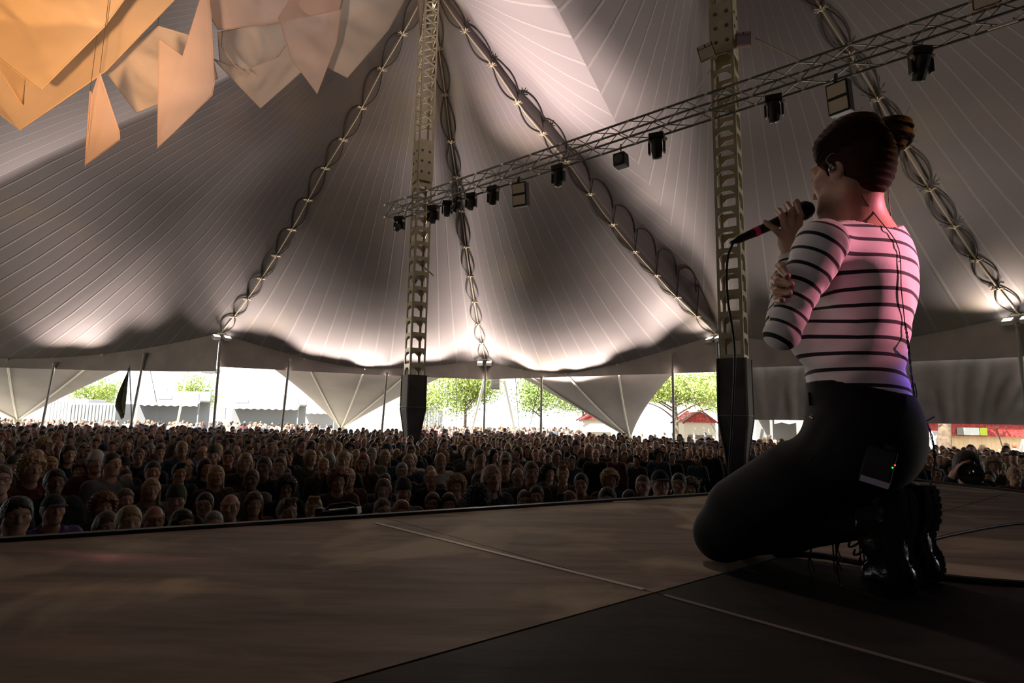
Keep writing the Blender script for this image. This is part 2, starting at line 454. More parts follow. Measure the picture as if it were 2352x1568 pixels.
# side wall curtains on the right, each hooked up between two eave poles
def curtain(ia, ib, ztop, zlow, label):
    P = RING[ia:ib + 1].copy(); n = len(P) * 4
    t = np.linspace(0, 1, n); tt = np.linspace(0, 1, len(P))
    XY = np.stack([np.interp(t, tt, P[:, 0]), np.interp(t, tt, P[:, 1])], 1)
    T = np.gradient(XY, axis=0); T /= np.linalg.norm(T, axis=1)[:, None]; Nn = np.stack([-T[:, 1], T[:, 0]], 1)
    rows = 26; G = np.zeros((rows, n, 3))
    for r in range(rows):
        w = r / (rows - 1)
        # folds swing down from the hooks at both ends
        fold = 0.10 * np.sin(16 * (np.minimum(t, 1 - t) * (0.55 + 0.9 * w) - 0.33 * w) * 2.2) * (0.35 + w * (1 - w) * 2.2)
        fold += 0.03 * np.sin(t * 40 + w * 2)
        G[r, :, :2] = XY + Nn * (fold - 0.22)[:, None] * -1
        G[r, :, 2] = ztop * (1 - w) + zlow * w + 0.06 * np.sin(t * math.pi * 2) * (1 - w)
    o = MB().grid(G).build('tent_side_curtain', cloth_dark, None, True)
    return tag(o, label, 'curtain', 'side wall curtains of the tent')
nCE = RNODE[4] - RNODE[3]
curtain(RNODE[3], RNODE[3] + nCE // 2, 4.75, 2.5, 'grey side curtain hanging beside the thick right tower')
curtain(RNODE[3] + nCE // 2, RNODE[4], 4.7, 2.45, 'grey side curtain hanging behind the singer, above the photographer')
curtain(RNODE[4], RNODE[4] + 20, 4.7, 2.45, 'grey side curtain at the right end, past the lamp on the eave pole')

# lacing lines where roof panels are tied together
def roof_at(o, xy, off):
    bd = left_b if o is TL else right_b
    v = bd[:, :2] - o; az = np.arctan2(v[:, 1], v[:, 0]); w = np.asarray(xy) - o; a = math.atan2(w[1], w[0]); r = np.hypot(*w)
    da = (az - a + math.pi) % (2 * math.pi) - math.pi
    best = None
    for j in np.argsort(np.abs(da))[:6]:
        for k in (j - 1, j + 1):
            if 0 <= k < len(bd) and da[j] * da[k] <= 0 and abs(da[j] - da[k]) < 1:
                t = da[j] / (da[j] - da[k] + 1e-12); q = bd[j] * (1 - t) + bd[k] * t; best = q; break
        if best is not None: break
    if best is None: best = bd[np.argmin(np.abs(da))]
    return roof_pt(o, np.array([*(o + unit(w) * np.hypot(*(best[:2] - o))), best[2]]), min(1.0, r / np.hypot(*(best[:2] - o))), off)

def lacing(o, q, label, n_knots, s0=0.02, s1=0.99, wmax=0.42, flaps=()):
    root = thing('roof_lacing', label, 'rope', tuple(roof_pt(o, q, 1.0)), 'lacing lines on the tent roof')
    ks = s0 + (s1 - s0) * (np.linspace(0, 1, n_knots))
    d = unit(q[:2] - o); nn = np.array([-d[1], d[0], 0])
    fine = np.linspace(s0, s1, 90)
    R = MB(); R.tube([roof_pt(o, q, s, 0.10) for s in fine], 0.025, 6); R.build('lacing_rope', rope_m, root, True)
    E_ = MB(); K = MB(); FL = MB()
    for a, b in zip(ks[:-1], ks[1:]):
        L_ = (b - a) * np.linalg.norm(q[:2] - o); w = min(wmax, 0.215 * L_)
        for sg in (-1, 1):
            arcp = [roof_at(o, (o + (q[:2] - o) * (a + (b - a) * t)) + sg * nn[:2] * w * (math.sin(math.pi * t) ** 0.8), 0.05) for t in np.linspace(0, 1, 14)]
            E_.tube(arcp, 0.02, 6)
            if sg in flaps: FL.grid(np.stack([np.array([roof_pt(o, q, a + (b - a) * t, 0.045) for t in np.linspace(0, 1, 14)]), np.array(arcp)], 1))
    for a in ks:
        p = roof_pt(o, q, a, 0.12)
        for ang in (0.5, 1.3, -0.5, -1.3):
            v = np.array([*d, 0]) * math.cos(ang) + nn * math.sin(ang)
            K.tube([p - v * 0.18, p + v * 0.18], 0.016, 5)
        K.lathe([(0.02, -.05), (.05, -.03), (.05, .03), (.02, .05)], p, (*d, 0), 8)
    E_.build('scalloped_edge', dark_rope, root, True)
    if FL.n: FL.build('lacing_flap', mat('flap_canvas', (.26, .24, .24), .8), root, True)
    K.build('knot', rope_m, root, True)
A_, B_, C_, E_n = (np.array(NODES[i]) for i in (1, 2, 3, 4))
lacing(TL, A_, 'roof lacing line running down left from the left tower to an eave pole', 13)
lacing(TL, B_, 'roof lacing line running straight down behind the left tower to the middle eave pole', 12)
lacing(TL, C_, 'long roof lacing line running down right from the left tower behind the truss', 13)
lacing(TR, E_n, 'roof lacing line running down to the far right eave pole beside the singer', 12)

# eave hooks: little bright rings where the valance is laced on
def knots(idx, label):
    b = MB()
    for i in idx:
        p = RING[i] + np.array([0, 0, 0.06]); b.lathe([(0.01, -.06), (.05, -.03), (.055, .03), (.01, .07)], p, (0, 0, 1), 8)
    tag(b.build('eave_lacing', rope_m, None, True), label, 'rope', kind='stuff')
knots([i for i in range(RNODE[0] + 20, RNODE[4] + 20, 3)], 'pale lacing knots in a row along the eave')

pole_m = mat('pole_steel', (0.30, 0.29, 0.27), 0.5, 0.4)
def eave_pole(top, foot, label, lamps=False):
    root = thing('eave_pole', label, 'pole', tuple(foot), 'poles under the eave')
    b = MB(); b.tube([foot, top], 0.055, 10); b.build('pole', pole_m, root, True)
    b = MB(); b.lathe([(0.16, 0), (0.16, .03), (0.07, .05), (0.07, .2)], foot, (0, 0, 1), 12); b.build('foot_plate', dark_steel, root)
    b = MB(); b.lathe([(0.08, -.12), (0.09, -.1), (0.09, 0), (0.05, .02)], top, (0, 0, 1), 12); b.build('pole_cap', steel, root)
for i, nm in ((1, 'pole at the peak of the eave left of the left tower'), (2, 'eave pole right of the left tower, under the middle lacing line'), (3, 'eave pole hidden close behind the right tower'), (4, 'eave pole at the far right end beside the side curtains')):
    q = np.array(NODES[i]); inn = unit(np.array([*(MIDP - q[:2]), 0])) * .16; eave_pole(q - [0, 0, .30] + inn, (q[0] + inn[0], q[1] + inn[1], 0), nm)
for px, y, lean, nm in ((118, 27.0, -.35, 'leaning eave pole farthest left, beside the pale skirt'), (322, 28.0, -.45, 'eave pole just right of the hanging flag'), (660, 29.4, -.2, 'thin eave pole halfway between the peaked eave pole and the left tower'),
                        (893, 30.3, -.2, 'eave pole just left of the left tower cover'), (1245, 28.9, 0.0, 'eave pole standing before the trees, right of the hanging speaker'), (1545, 25.9, 0.0, 'eave pole between the pale skirt tip and the right tower')):
    # find the eave above this pole
    best = min(range(len(RING)), key=lambda i: abs((CAM[0] + ray(px, 850)[0] * RING[i][1] / ray(px, 850)[1]) - RING[i][0]) + (100 if RING[i][1] < 15 else 0))
    q = RING[best]; inn = unit(np.array([*(MIDP - q[:2]), 0])) * .16; eave_pole(q - [0, 0, .22] + inn, (q[0] + lean + inn[0], q[1] + inn[1], 0), nm)

# lamp clusters on the eave peaks
lamp_body = mat('lamp_housing', (0.55, 0.54, 0.5), 0.5, 0.2)
lamp_glow = mat('lamp_glow', (1, .95, .85), 0.5, emit=(1.0, 0.93, 0.8), estr=6.0)
def eave_lamp(q, label, toward):
    root = thing('eave_floodlight', label, 'lamp', tuple(q + np.array([0, 0, -.25])), 'floodlights on the eave poles')
    d = unit(np.array([*(toward - q[:2]), 0])); sx = np.array([-d[1], d[0], 0])
    for sg in (-1, 1):
        c = q + d * .22 + sx * sg * .24 + np.array([0, 0, -.25])
        ax = (sx, unit(d + np.array([0, 0, -.6])), unit(np.array([0, 0, 1]) + d * .6))
        b = MB(); b.box(c, (.30, .24, .16), ax, .02); hs = b.build('housing', lamp_body, root)
        b = MB(); b.box(c + ax[2] * .085, (.25, .19, .012), ax); b.build('lens', lamp_glow, hs)
    b = MB(); b.bar(q + d * .2 - sx * .3 + np.array([0, 0, -.33]), q + d * .2 + sx * .3 + np.array([0, 0, -.33]), .05); b.bar(q + np.array([0, 0, -.33]), q + d * .25 + np.array([0, 0, -.33]), .05); b.build('bracket', dark_steel, root)
def eave_fill(i, power):
    # unseen light added just outside the eave to brighten the roof: the valance shades the strip of roof right above it
    p = RING[i]; t = RING[(i + 1) % len(RING)] - RING[i - 1]; n_ = unit(np.array([-t[1], t[0], 0]));
    c_ = (TL + TR) / 2
    if n_[:2] @ (p[:2] - c_) < 0: n_ = -n_
    l_ = p + n_ * .5; l_[2] = 3.45
    la_ = bpy.data.lights.new('added_eave_light', 'AREA'); la_.shape = 'RECTANGLE'; la_.size = 3.6; la_.size_y = .22; la_.energy = power; la_.color = (1.0, .85, .72); la_.spread = math.radians(62)
    o_ = bpy.data.objects.new('added_eave_light', la_); COL.objects.link(o_); o_.location = l_
    z_ = unit(n_ * math.cos(math.radians(56)) - np.array([0, 0, math.sin(math.radians(56))])); x_ = unit(np.array([t[0], t[1], 0])); y_ = np.cross(z_, x_)
    o_.rotation_euler = Matrix(np.array([x_, y_, z_]).T.tolist()).to_euler()
_first, _last = RNODE[0] + 38, RNODE[4]
for i in np.linspace(_first, _last, 13).astype(int):
    eave_fill(int(i), (205 if RNODE[1] + 8 <= i else 200) if RNODE[1] - 8 <= i <= RNODE[3] - 2 else (270 if i < RNODE[1] else 520))
for q_, o_c, w_ in ((A_, TL, 260), (B_, TL, 120), (C_, TL, 260), (E_n, TR, 520), (np.array([11.4, 19.8, 4.3]), TR, 1100), (np.array([18.0, 11.4, 4.3]), TR, 1100)):  # last two are added spots with no lamp of their own
    d_ = unit(o_c - q_[:2]); spot('eave_beam', (q_[0] + d_[0] * .45, q_[1] + d_[1] * .45, q_[2] - .45), roof_pt(o_c, q_, .70), w_, (1.0, .85, .70), 110, 1.0, .12)
for q_, w_, to_ in ((A_, 2600, (-3, 18, 1.2)), (B_, 2600, (-1, 22, 1.5)), (C_, 1800, (2, 17, 1.2)), (E_n, 1200, (8, 14, 1.2))):  # added backlights that rim the heads of the crowd
    d_ = unit(MIDP - q_[:2]); spot('eave_beam', (q_[0] + d_[0] * .5, q_[1] + d_[1] * .5, q_[2] - .5), to_, w_ * 1.25, (1.0, .86, .70), 44, 1.0, .12)
eave_lamp(A_, 'pair of floodlights on the peaked eave pole left of the left tower', TL)
eave_lamp(B_, 'pair of floodlights on the eave pole right of the left tower', TL)
eave_lamp(C_, 'pair of floodlights on the eave pole behind the right tower', TL)
eave_lamp(E_n, 'pair of floodlights on the eave pole at the far right', TR)

# pale roof skirts pulled down to the ground outside the eave
skirt_m = mat('skirt_canvas', (0.44, 0.405, 0.41), 0.8, noise=(.5, (.38, .35, .36), .4, .6))
strap_m = mat('webbing', (0.72, 0.70, 0.66), 0.8)
def skirt(ia, ib, tip, label, nst):
    tip = np.array(tip); P = RING[ia:ib + 1]; n = len(P); rows = 20
    root = thing('roof_skirt', label, 'tent skirt', (tip[0], tip[1], 0), 'roof skirts outside the eave')
    G = np.zeros((rows, n, 3)); mid = P.mean(0)
    for j in range(n):
        t = j / (n - 1); edge = abs(2 * t - 1) ** 3
        tp = tip + np.array([(P[-1] - P[0])[0], (P[-1] - P[0])[1], 0]) / np.linalg.norm((P[-1] - P[0])[:2]) * (t - .5) * 0.35
        ctrl = 0.5 * (P[j] + tip) * (1 - .22 * edge) + mid * .22 * edge + np.array([0, 0, -.25])
        for r in range(rows):
            w = r / (rows - 1); G[r, j] = (1 - w) ** 2 * P[j] + 2 * w * (1 - w) * ctrl + w * w * tp
    b = MB().grid(G); b.build('membrane', skirt_m, root, True)
    for k in range(nst):
        j = int((0.28 + 0.44 * k / max(1, nst - 1)) * (n - 1)) if nst > 1 else n // 2
        s_ = MB(); s_.tube([G[r, j] + np.array([0, -.06, -.03]) for r in range(rows)], .045, 6); s_.build('strap', strap_m, root, True)
    b = MB(); b.tube([tip, (tip[0] * 1.03, tip[1] * 1.03, 0.0)], .05, 6); b.lathe([(.16, -.2), (.2, 0), (.16, .2)], tip + np.array([0, 0, -.1]), (0, 0, 1), 8); b.build('anchor_rope', rope_m, root, True)
skirt(RNODE[0] + 2, RNODE[1], (-27.3, 33, 1.9), 'pale grey roof skirt at the left end, beside the leaning pole', 3)
skirt(RNODE[1], RNODE[2], (-10.2, 36, 1.75), 'pale grey roof skirt left of the left tower, tapering down to a point', 3)
skirt(RNODE[2], RNODE[3], (6.1, 30.8, 1.65), 'pale grey roof skirt tapering to a point before the red-roofed huts', 3)

# hanging flag and hanging speaker at the eave
fl = np.array(at_y(292, 905, 26.5))
root = thing('festival_flag', 'dark drooping flag on a thin pole standing in the crowd', 'flag', (fl[0], fl[1], 0))
ft = at_y(297, 845, 26.0); fb = at_y(301, 1060, 26.0)
b = MB(); b.tube([(ft[0], ft[1], ft[2] + .1), (fb[0], fb[1], 0.9)], .022, 8); b.build('flag_pole', dark_steel, root, True)
G = np.zeros((16, 9, 3))
prof_l = np.interp(np.linspace(0, 1, 16), [0, .25, .55, .75, .9, 1], [0.03, .18, .36, .42, .22, .10])
for r in range(16):
    for c in range(9):
        t = c / 8; G[r, c] = np.array([ft[0] + .02 * r / 15 - prof_l[r] * t + .0, ft[1] + .10 * math.sin(t * 9 + r * .25) * t, ft[2] - 2.05 * r / 15 - .25 * t * (r / 15)])
MB().grid(G).build('flag_cloth', mat('flag_cloth', (.10, .11, .07), .9, noise=(2.5, (.30, .28, .20), .5, .62)), root, True)
# ================================================================== GROUND AND STAGE
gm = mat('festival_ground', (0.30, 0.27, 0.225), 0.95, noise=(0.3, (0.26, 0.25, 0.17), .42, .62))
b = MB(); b.grid(np.array([[(x, y, 0.0) for x in (-220, -60, 0, 60, 220)] for y in (-60, 0, 60, 300)])); tag(b.build('ground', gm), kind='structure')

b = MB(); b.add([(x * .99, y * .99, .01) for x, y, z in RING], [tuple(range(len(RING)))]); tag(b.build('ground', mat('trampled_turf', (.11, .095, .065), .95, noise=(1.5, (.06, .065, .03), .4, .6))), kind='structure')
# deck axes: the tape line runs along DU, panel joints along DV
P0 = at_z(1480, 1355, SZ); E0, E2 = at_z(0, 1245, SZ), at_z(2108, 1106, SZ)
EDG = unit((E2 - E0)[:2]); EN = np.array([-EDG[1], EDG[0]])
corner = at_z(2106, 1105, SZ)[:2]; rs = unit(at_z(2352, 1132, SZ)[:2] - corner)
left_end = E0[:2] - EDG * 6.0

def deck_mat(name, c1, c2, c3):
    M = mat(name, c1, 0.62, spec=0.10); nt = M.node_tree; b = nt.nodes['Principled BSDF']; N = nt.nodes.new; Lk = nt.links.new
    tc = N('ShaderNodeTexCoord'); mp = N('ShaderNodeMapping'); mp.inputs['Rotation'].default_value = (0, 0, math.radians(-40)); mp.inputs['Scale'].default_value = (1, 6, 1); Lk(tc.outputs['Object'], mp.inputs[0])
    n1 = N('ShaderNodeTexNoise'); n1.inputs['Scale'].default_value = 1.6; n1.inputs['Detail'].default_value = 7; n1.inputs['Roughness'].default_value = .65; Lk(mp.outputs[0], n1.inputs['Vector'])
    n2 = N('ShaderNodeTexNoise'); n2.inputs['Scale'].default_value = 2.2; n2.inputs['Detail'].default_value = 6; n2.inputs['Distortion'].default_value = .6; Lk(tc.outputs['Object'], n2.inputs['Vector'])
    r1 = N('ShaderNodeMapRange'); Lk(n1.outputs['Fac'], r1.inputs[0]); r1.inputs[1].default_value = .35; r1.inputs[2].default_value = .68
    r2 = N('ShaderNodeMapRange'); Lk(n2.outputs['Fac'], r2.inputs[0]); r2.inputs[1].default_value = .50; r2.inputs[2].default_value = .64; r2.inputs[4].default_value = .85
    m1 = N('ShaderNodeMix'); m1.data_type = 'RGBA'; Lk(r1.outputs[0], m1.inputs[0]); m1.inputs[6].default_value = (*c1, 1); m1.inputs[7].default_value = (*c2, 1)
    m2 = N('ShaderNodeMix'); m2.data_type = 'RGBA'; Lk(r2.outputs[0], m2.inputs[0]); Lk(m1.outputs[2], m2.inputs[6]); m2.inputs[7].default_value = (*c3, 1)
    Lk(m2.outputs[2], b.inputs['Base Color'])
    bp = N('ShaderNodeBump'); bp.inputs['Strength'].default_value = .2; bp.inputs['Distance'].default_value = .01; Lk(n1.outputs['Fac'], bp.inputs['Height']); Lk(bp.outputs[0], b.inputs['Normal'])
    rr = N('ShaderNodeMapRange'); Lk(n2.outputs['Fac'], rr.inputs[0]); rr.inputs[3].default_value = .6; rr.inputs[4].default_value = .9; Lk(rr.outputs[0], b.inputs['Roughness'])
    return M
deck_m = deck_mat('deck_plywood', (0.22, 0.176, 0.145), (0.112, 0.086, 0.073), (0.36, 0.30, 0.23))
dark_deck_m = deck_mat('deck_dark', (0.026, 0.022, 0.021), (0.016, 0.014, 0.0135), (0.048, 0.042, 0.037))  # darker colour set for the near deck panels

DVv = unit((at_z(1760, 1293, SZ) - at_z(800, 1568, SZ))[:2]); DUv = np.array([DVv[1], -DVv[0]])
def clip(poly, p, nrm):          # keep the side where (q-p).nrm <= 0
    out = []; n = len(poly)
    for i in range(n):
        a, b_ = poly[i], poly[(i + 1) % n]; da, db = (a - p) @ nrm, (b_ - p) @ nrm
        if da <= 0: out.append(a)
        if da * db < 0: out.append(a + (b_ - a) * da / (da - db))
    return out
stage_poly = [left_end, corner, corner + rs * 7.0, corner + rs * 7 - EDG * 12, left_end - EN * 6]
def slab(mb, poly, z0, z1):
    n = len(poly); V = [(*q, z1) for q in poly] + [(*q, z0) for q in poly]
    mb.add(V, [tuple(range(n)), tuple(range(n, 2 * n))[::-1]] + [(i, i + n, (i + 1) % n + n, (i + 1) % n) for i in range(n)])
seam = at_z(1500, 1362, SZ)[:2]; G_ = 0.004
far_side = clip(stage_poly, seam - DUv * G_, DUv)
near_side = clip(stage_poly, seam + DUv * G_, -DUv)
def panels(poly, name, m, step_u, step_v):
    mb = MB(); pu = [(q - seam) @ DUv for q in poly]; pv = [(q - P0[:2]) @ DVv for q in poly]
    for iu in range(int(math.floor(min(pu) / step_u)), int(math.ceil(max(pu) / step_u))):
        for iv in range(int(math.floor(min(pv) / step_v)), int(math.ceil(max(pv) / step_v))):
            q = poly
            for p, nr in ((seam + DUv * (iu * step_u + G_), -DUv), (seam + DUv * ((iu + 1) * step_u - G_), DUv), (P0[:2] + DVv * (iv * step_v + .002), -DVv), (P0[:2] + DVv * ((iv + 1) * step_v - .002), DVv)):
                if len(q) >= 3: q = clip(q, p, nr)
            if len(q) >= 3: slab(mb, q, SZ - .04, SZ)
    return tag(mb.build(name, m), kind='structure')
panels(far_side, 'floor', deck_m, 2.44, 2.44)
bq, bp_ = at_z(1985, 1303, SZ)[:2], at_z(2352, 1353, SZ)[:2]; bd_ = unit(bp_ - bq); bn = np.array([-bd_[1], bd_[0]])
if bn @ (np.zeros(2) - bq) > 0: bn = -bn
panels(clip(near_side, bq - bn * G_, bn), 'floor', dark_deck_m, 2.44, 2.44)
panels(clip(near_side, bq + bn * G_, -bn), 'floor', deck_m, 2.44, 2.44)
b = MB(); slab(b, [q - (q - np.mean(stage_poly, axis=0)) * .01 for q in stage_poly], 0.0, SZ - .045); tag(b.build('wall_stage_skirt', black_cloth), kind='structure')

# raised black nosing along the front edge, paler timber lip along the side
b = MB(); b.bar((*left_end, SZ - .03), (*(corner), SZ - .03), .035, .085); tag(b.build('trim_1', mat('black_rubber', (.012, .011, .011), .6)), kind='structure')
b = MB(); b.bar((*corner, SZ - .02), (*(corner + rs * 7), SZ - .02), .03, .075); tag(b.build('trim_2', mat('black_rubber', (.012, .011, .011), .6)), kind='structure')
b = MB(); b.bar((*(corner - EDG * .07), SZ - .017), (*(corner + rs * 7 - EDG * .07), SZ - .017), .05, .04); tag(b.build('trim_3', mat('pale_timber', (.34, .27, .19), .7)), kind='structure')

tape_m = mat('white_tape', (.42, .38, .36), .6)
def floor_strip(name, pts, w, h, m, label, cat):
    mb = MB(); P = [np.array([*at_z(x, y, SZ)[:2], SZ + h / 2]) for x, y in pts]
    for a, c in zip(P[:-1], P[1:]): mb.bar(a, c, w, h)
    o = mb.build(name, m); return tag(o, label, cat)
floor_strip('floor_tape', [(862, 1201), (1478, 1354)], .016, .002, tape_m, 'pale tape line on the brown deck, running from the stage front to the panel joint', 'tape')
floor_strip('floor_tape', [(1525, 1367), (2352, 1598)], .014, .002, mat('dark_tape', (.15, .12, .118), .7), 'darker tape line on the dark deck, running on past the panel joint', 'tape')  # same line carried on in a darker colour
floor_strip('floor_tape', [(1410, 1153), (1462, 1151)], .03, .003, mat('cream_tape', (.40, .34, .26), .7), 'short cream tape mark at the stage front edge left of the singer', 'tape')
def floor_cable(name, pts, r, label):
    P = spline([np.array([*at_z(x, y, SZ)[:2], SZ + r * .95]) for x, y in pts], 40)
    o = MB().tube(P, r, 8).build(name, mat('cable_rubber', (.012, .012, .012), .55), None, True); return tag(o, label, 'cable')
floor_cable('stage_cable', [(1775, 1276), (1880, 1281), (1985, 1300), (2130, 1327), (2240, 1340), (2400, 1352)], .009, 'black cable on the deck running under the singer to the right')
floor_cable('stage_cable', [(2140, 1241), (2215, 1224), (2300, 1209), (2420, 1196)], .005, 'thin black cable on the brown deck right of the boots')
# ================================================================== KING POLE TOWERS, TRUSS, LAMPS
tower_m = mat('tower_steel', (0.46, 0.41, 0.29), 0.55, 0.1, noise=(3, (.38, .34, .24), .4, .6))
cover_m = mat('tower_cover', (0.075, 0.07, 0.072), 0.8, noise=(2, (.05, .048, .05), .4, .6), bump=(4, .2))

def tower(c, half, yaw, bay, plate_z, label, zz_from, cover_top, cover_mid):
    root = thing('king_pole_tower', label, 'tower', (c[0], c[1], 0))
    ca, sa = math.cos(yaw), math.sin(yaw); X = np.array([ca, sa, 0]); Y = np.array([-sa, ca, 0]); O = np.array([c[0], c[1], 0.0]); Z = np.array([0, 0, 1.0])
    cw = half * .22
    top = PEAK + .25
    for sx in (-1, 1):
        for sy in (-1, 1):
            b = MB(); p = O + X * sx * half + Y * sy * half
            # an angle profile: two thin flanges
            for fl_, dr, th in ((X, -sx, Y), (Y, -sy, X)):
                cc = p + fl_ * dr * cw / 2
                ax = (fl_, th, Z)
                b.box(cc + Z * (cover_mid + top) / 2, (cw, .014, top - cover_mid), ax)
            b.build('chord', tower_m, root)
    R = MB(); zs = np.arange(cover_mid + .3, top, bay)
    for z in zs:
        for nrm, tan in ((X, Y), (Y, X)):
            for sg in (-1, 1):
                f0 = O + nrm * sg * half
                if z < zz_from:
                    R.box(f0 + Z * z, (half * 2, .012, bay * .24), (tan, nrm, Z))
                    # gusset corners give the openings their rounded tops
                    for s2 in (-1, 1):
                        a = f0 + tan * s2 * half * .8 + Z * (z - bay * .12); b2 = f0 + tan * s2 * half * .35 + Z * (z - bay * .12); c2 = f0 + tan * s2 * half * .8 + Z * (z - bay * .33)
                        R.add([a, b2, c2, a + nrm * .012, b2 + nrm * .012, c2 + nrm * .012], [(0, 1, 2), (3, 5, 4), (0, 3, 4, 1), (1, 4, 5, 2), (2, 5, 3, 0)])
                else:
                    R.bar(f0 - tan * half * .85 + Z * z, f0 + tan * half * .85 + Z * (z + bay * .5), .05, .02, nrm)
                    R.bar(f0 + tan * half * .85 + Z * (z + bay * .5), f0 - tan * half * .85 + Z * (z + bay), .05, .02, nrm)
    R.build('lattice', tower_m, root)
    for z0, z1 in plate_z:
        Pm = MB()
        for nrm, tan in ((X, Y), (Y, X)):
            for sg in (-1, 1): Pm.box(O + nrm * sg * (half + .012) + Z * (z0 + z1) / 2, (half * 2.02, .014, z1 - z0), (tan, nrm, Z))
        pl = Pm.build('splice_plate', tower_m, root)
        H = MB()
        for nrm, tan in ((X, Y), (Y, X)):
            for sg in (-1, 1):
                for t in (.22, .5, .78):
                    for k in (-.25, .25): H.lathe([(.045, 0), (.045, .012), (.02, .02)], O + nrm * sg * (half + .016) + Z * (z0 + (z1 - z0) * t) + tan * half * k * 2, nrm * sg, 8)
        H.build('bolt', dark_steel, pl)
    # wrapped padding at the bottom, narrowing to the foot
    w = half * 1.2
    def ring(z, k): return [O + X * sx * w * k + Y * sy * w * k + Z * z for sx, sy in ((-1, -1), (1, -1), (1, 1), (-1, 1))]
    lv = [ring(0, .42), ring(1.2, .50), ring(cover_mid - .75, .68), ring(cover_mid - .08, 1.0), ring(cover_mid, 1.0), ring(cover_top, .98)]
    b = MB(); V = sum(lv, []); Fq = [(i * 4 + k, i * 4 + (k + 1) % 4, (i + 1) * 4 + (k + 1) % 4, (i + 1) * 4 + k) for i in range(5) for k in range(4)] + [(20, 21, 22, 23), (3, 2, 1, 0)]
    b.add(V, Fq); cv = b.build('padded_cover', cover_m, root)
    s_ = MB()
    for k in range(4):
        for i in range(1, 5): s_.tube([lv[i][k], lv[i + 1][k]], .02, 6)
    for k in range(4): s_.tube([lv[4][k], lv[4][(k + 1) % 4]], .018, 6)
    s_.build('cover_piping', mat('cover_edge', (.13, .12, .12), .7), cv)
tl_z = lambda y: at_y(950, y, 18.0)[2]
tr_z = lambda y: at_y(1685, y, 12.5)[2]
tower(TL, .245, math.radians(30), (tl_z(480) - tl_z(760)) / 8.2, [(tl_z(420), tl_z(335))], 'lattice king pole tower on the left, half hidden by the crowd', tl_z(330), tl_z(862), tl_z(935))
tower(TR, .245, math.radians(57), (tr_z(260) - tr_z(640)) / 8.3, [(tr_z(135), tr_z(20))], 'lattice king pole tower on the right, nearer one with a black padded foot', 99, tr_z(825), tr_z(955))

# ---- the long box truss slung between the towers
truss_m = mat('truss_aluminium', (0.16, 0.155, 0.14), 0.45, 0.5)
joint_m = mat('truss_joint', (0.6, 0.56, 0.48), 0.35, 0.6)
TA = np.array([*(TL + _dn * -.75), 8.72]); TB = np.array([*(TL + _dn * 17.5), 9.55])
TA[:2] += NRM * -.62; TB[:2] += NRM * -.62
root = thing('lighting_truss', 'long box truss slung from the left tower to the upper right edge', 'truss', tuple(TA))
dT = unit(TB - TA); sT = np.array([*NRM, 0]); uT = np.cross(sT, dT); uT = uT * np.sign(uT[2]); LT = np.linalg.norm(TB - TA); hw = .2
for a in (-1, 1):
    for c in (-1, 1):
        off = sT * a * hw + uT * c * hw
        MB().tube([TA + off, TB + off], .027, 8).build('chord', truss_m, root, True)
R = MB(); J = MB(); nb = int(LT / .45)
for i in range(nb):
    p, q = TA + dT * LT * i / nb, TA + dT * LT * (i + 1) / nb
    for a in (-1, 1):
        z0, z1 = (1, -1) if i % 2 else (-1, 1)
        R.tube([p + sT * a * hw + uT * z0 * hw, q + sT * a * hw + uT * z1 * hw], .012, 6)
        R.tube([p + uT * a * hw + sT * z0 * hw, q + uT * a * hw + sT * z1 * hw], .012, 6)
    if i % 2 == 0:
        for a in (-1, 1):
            for c in (-1, 1):
                o_ = sT * a * hw + uT * c * hw; J.tube([p + o_ - dT * .035, p + o_ + dT * .035], .033, 8)
R.build('lattice', truss_m, root, True); J.build('clamp', joint_m, root, True)

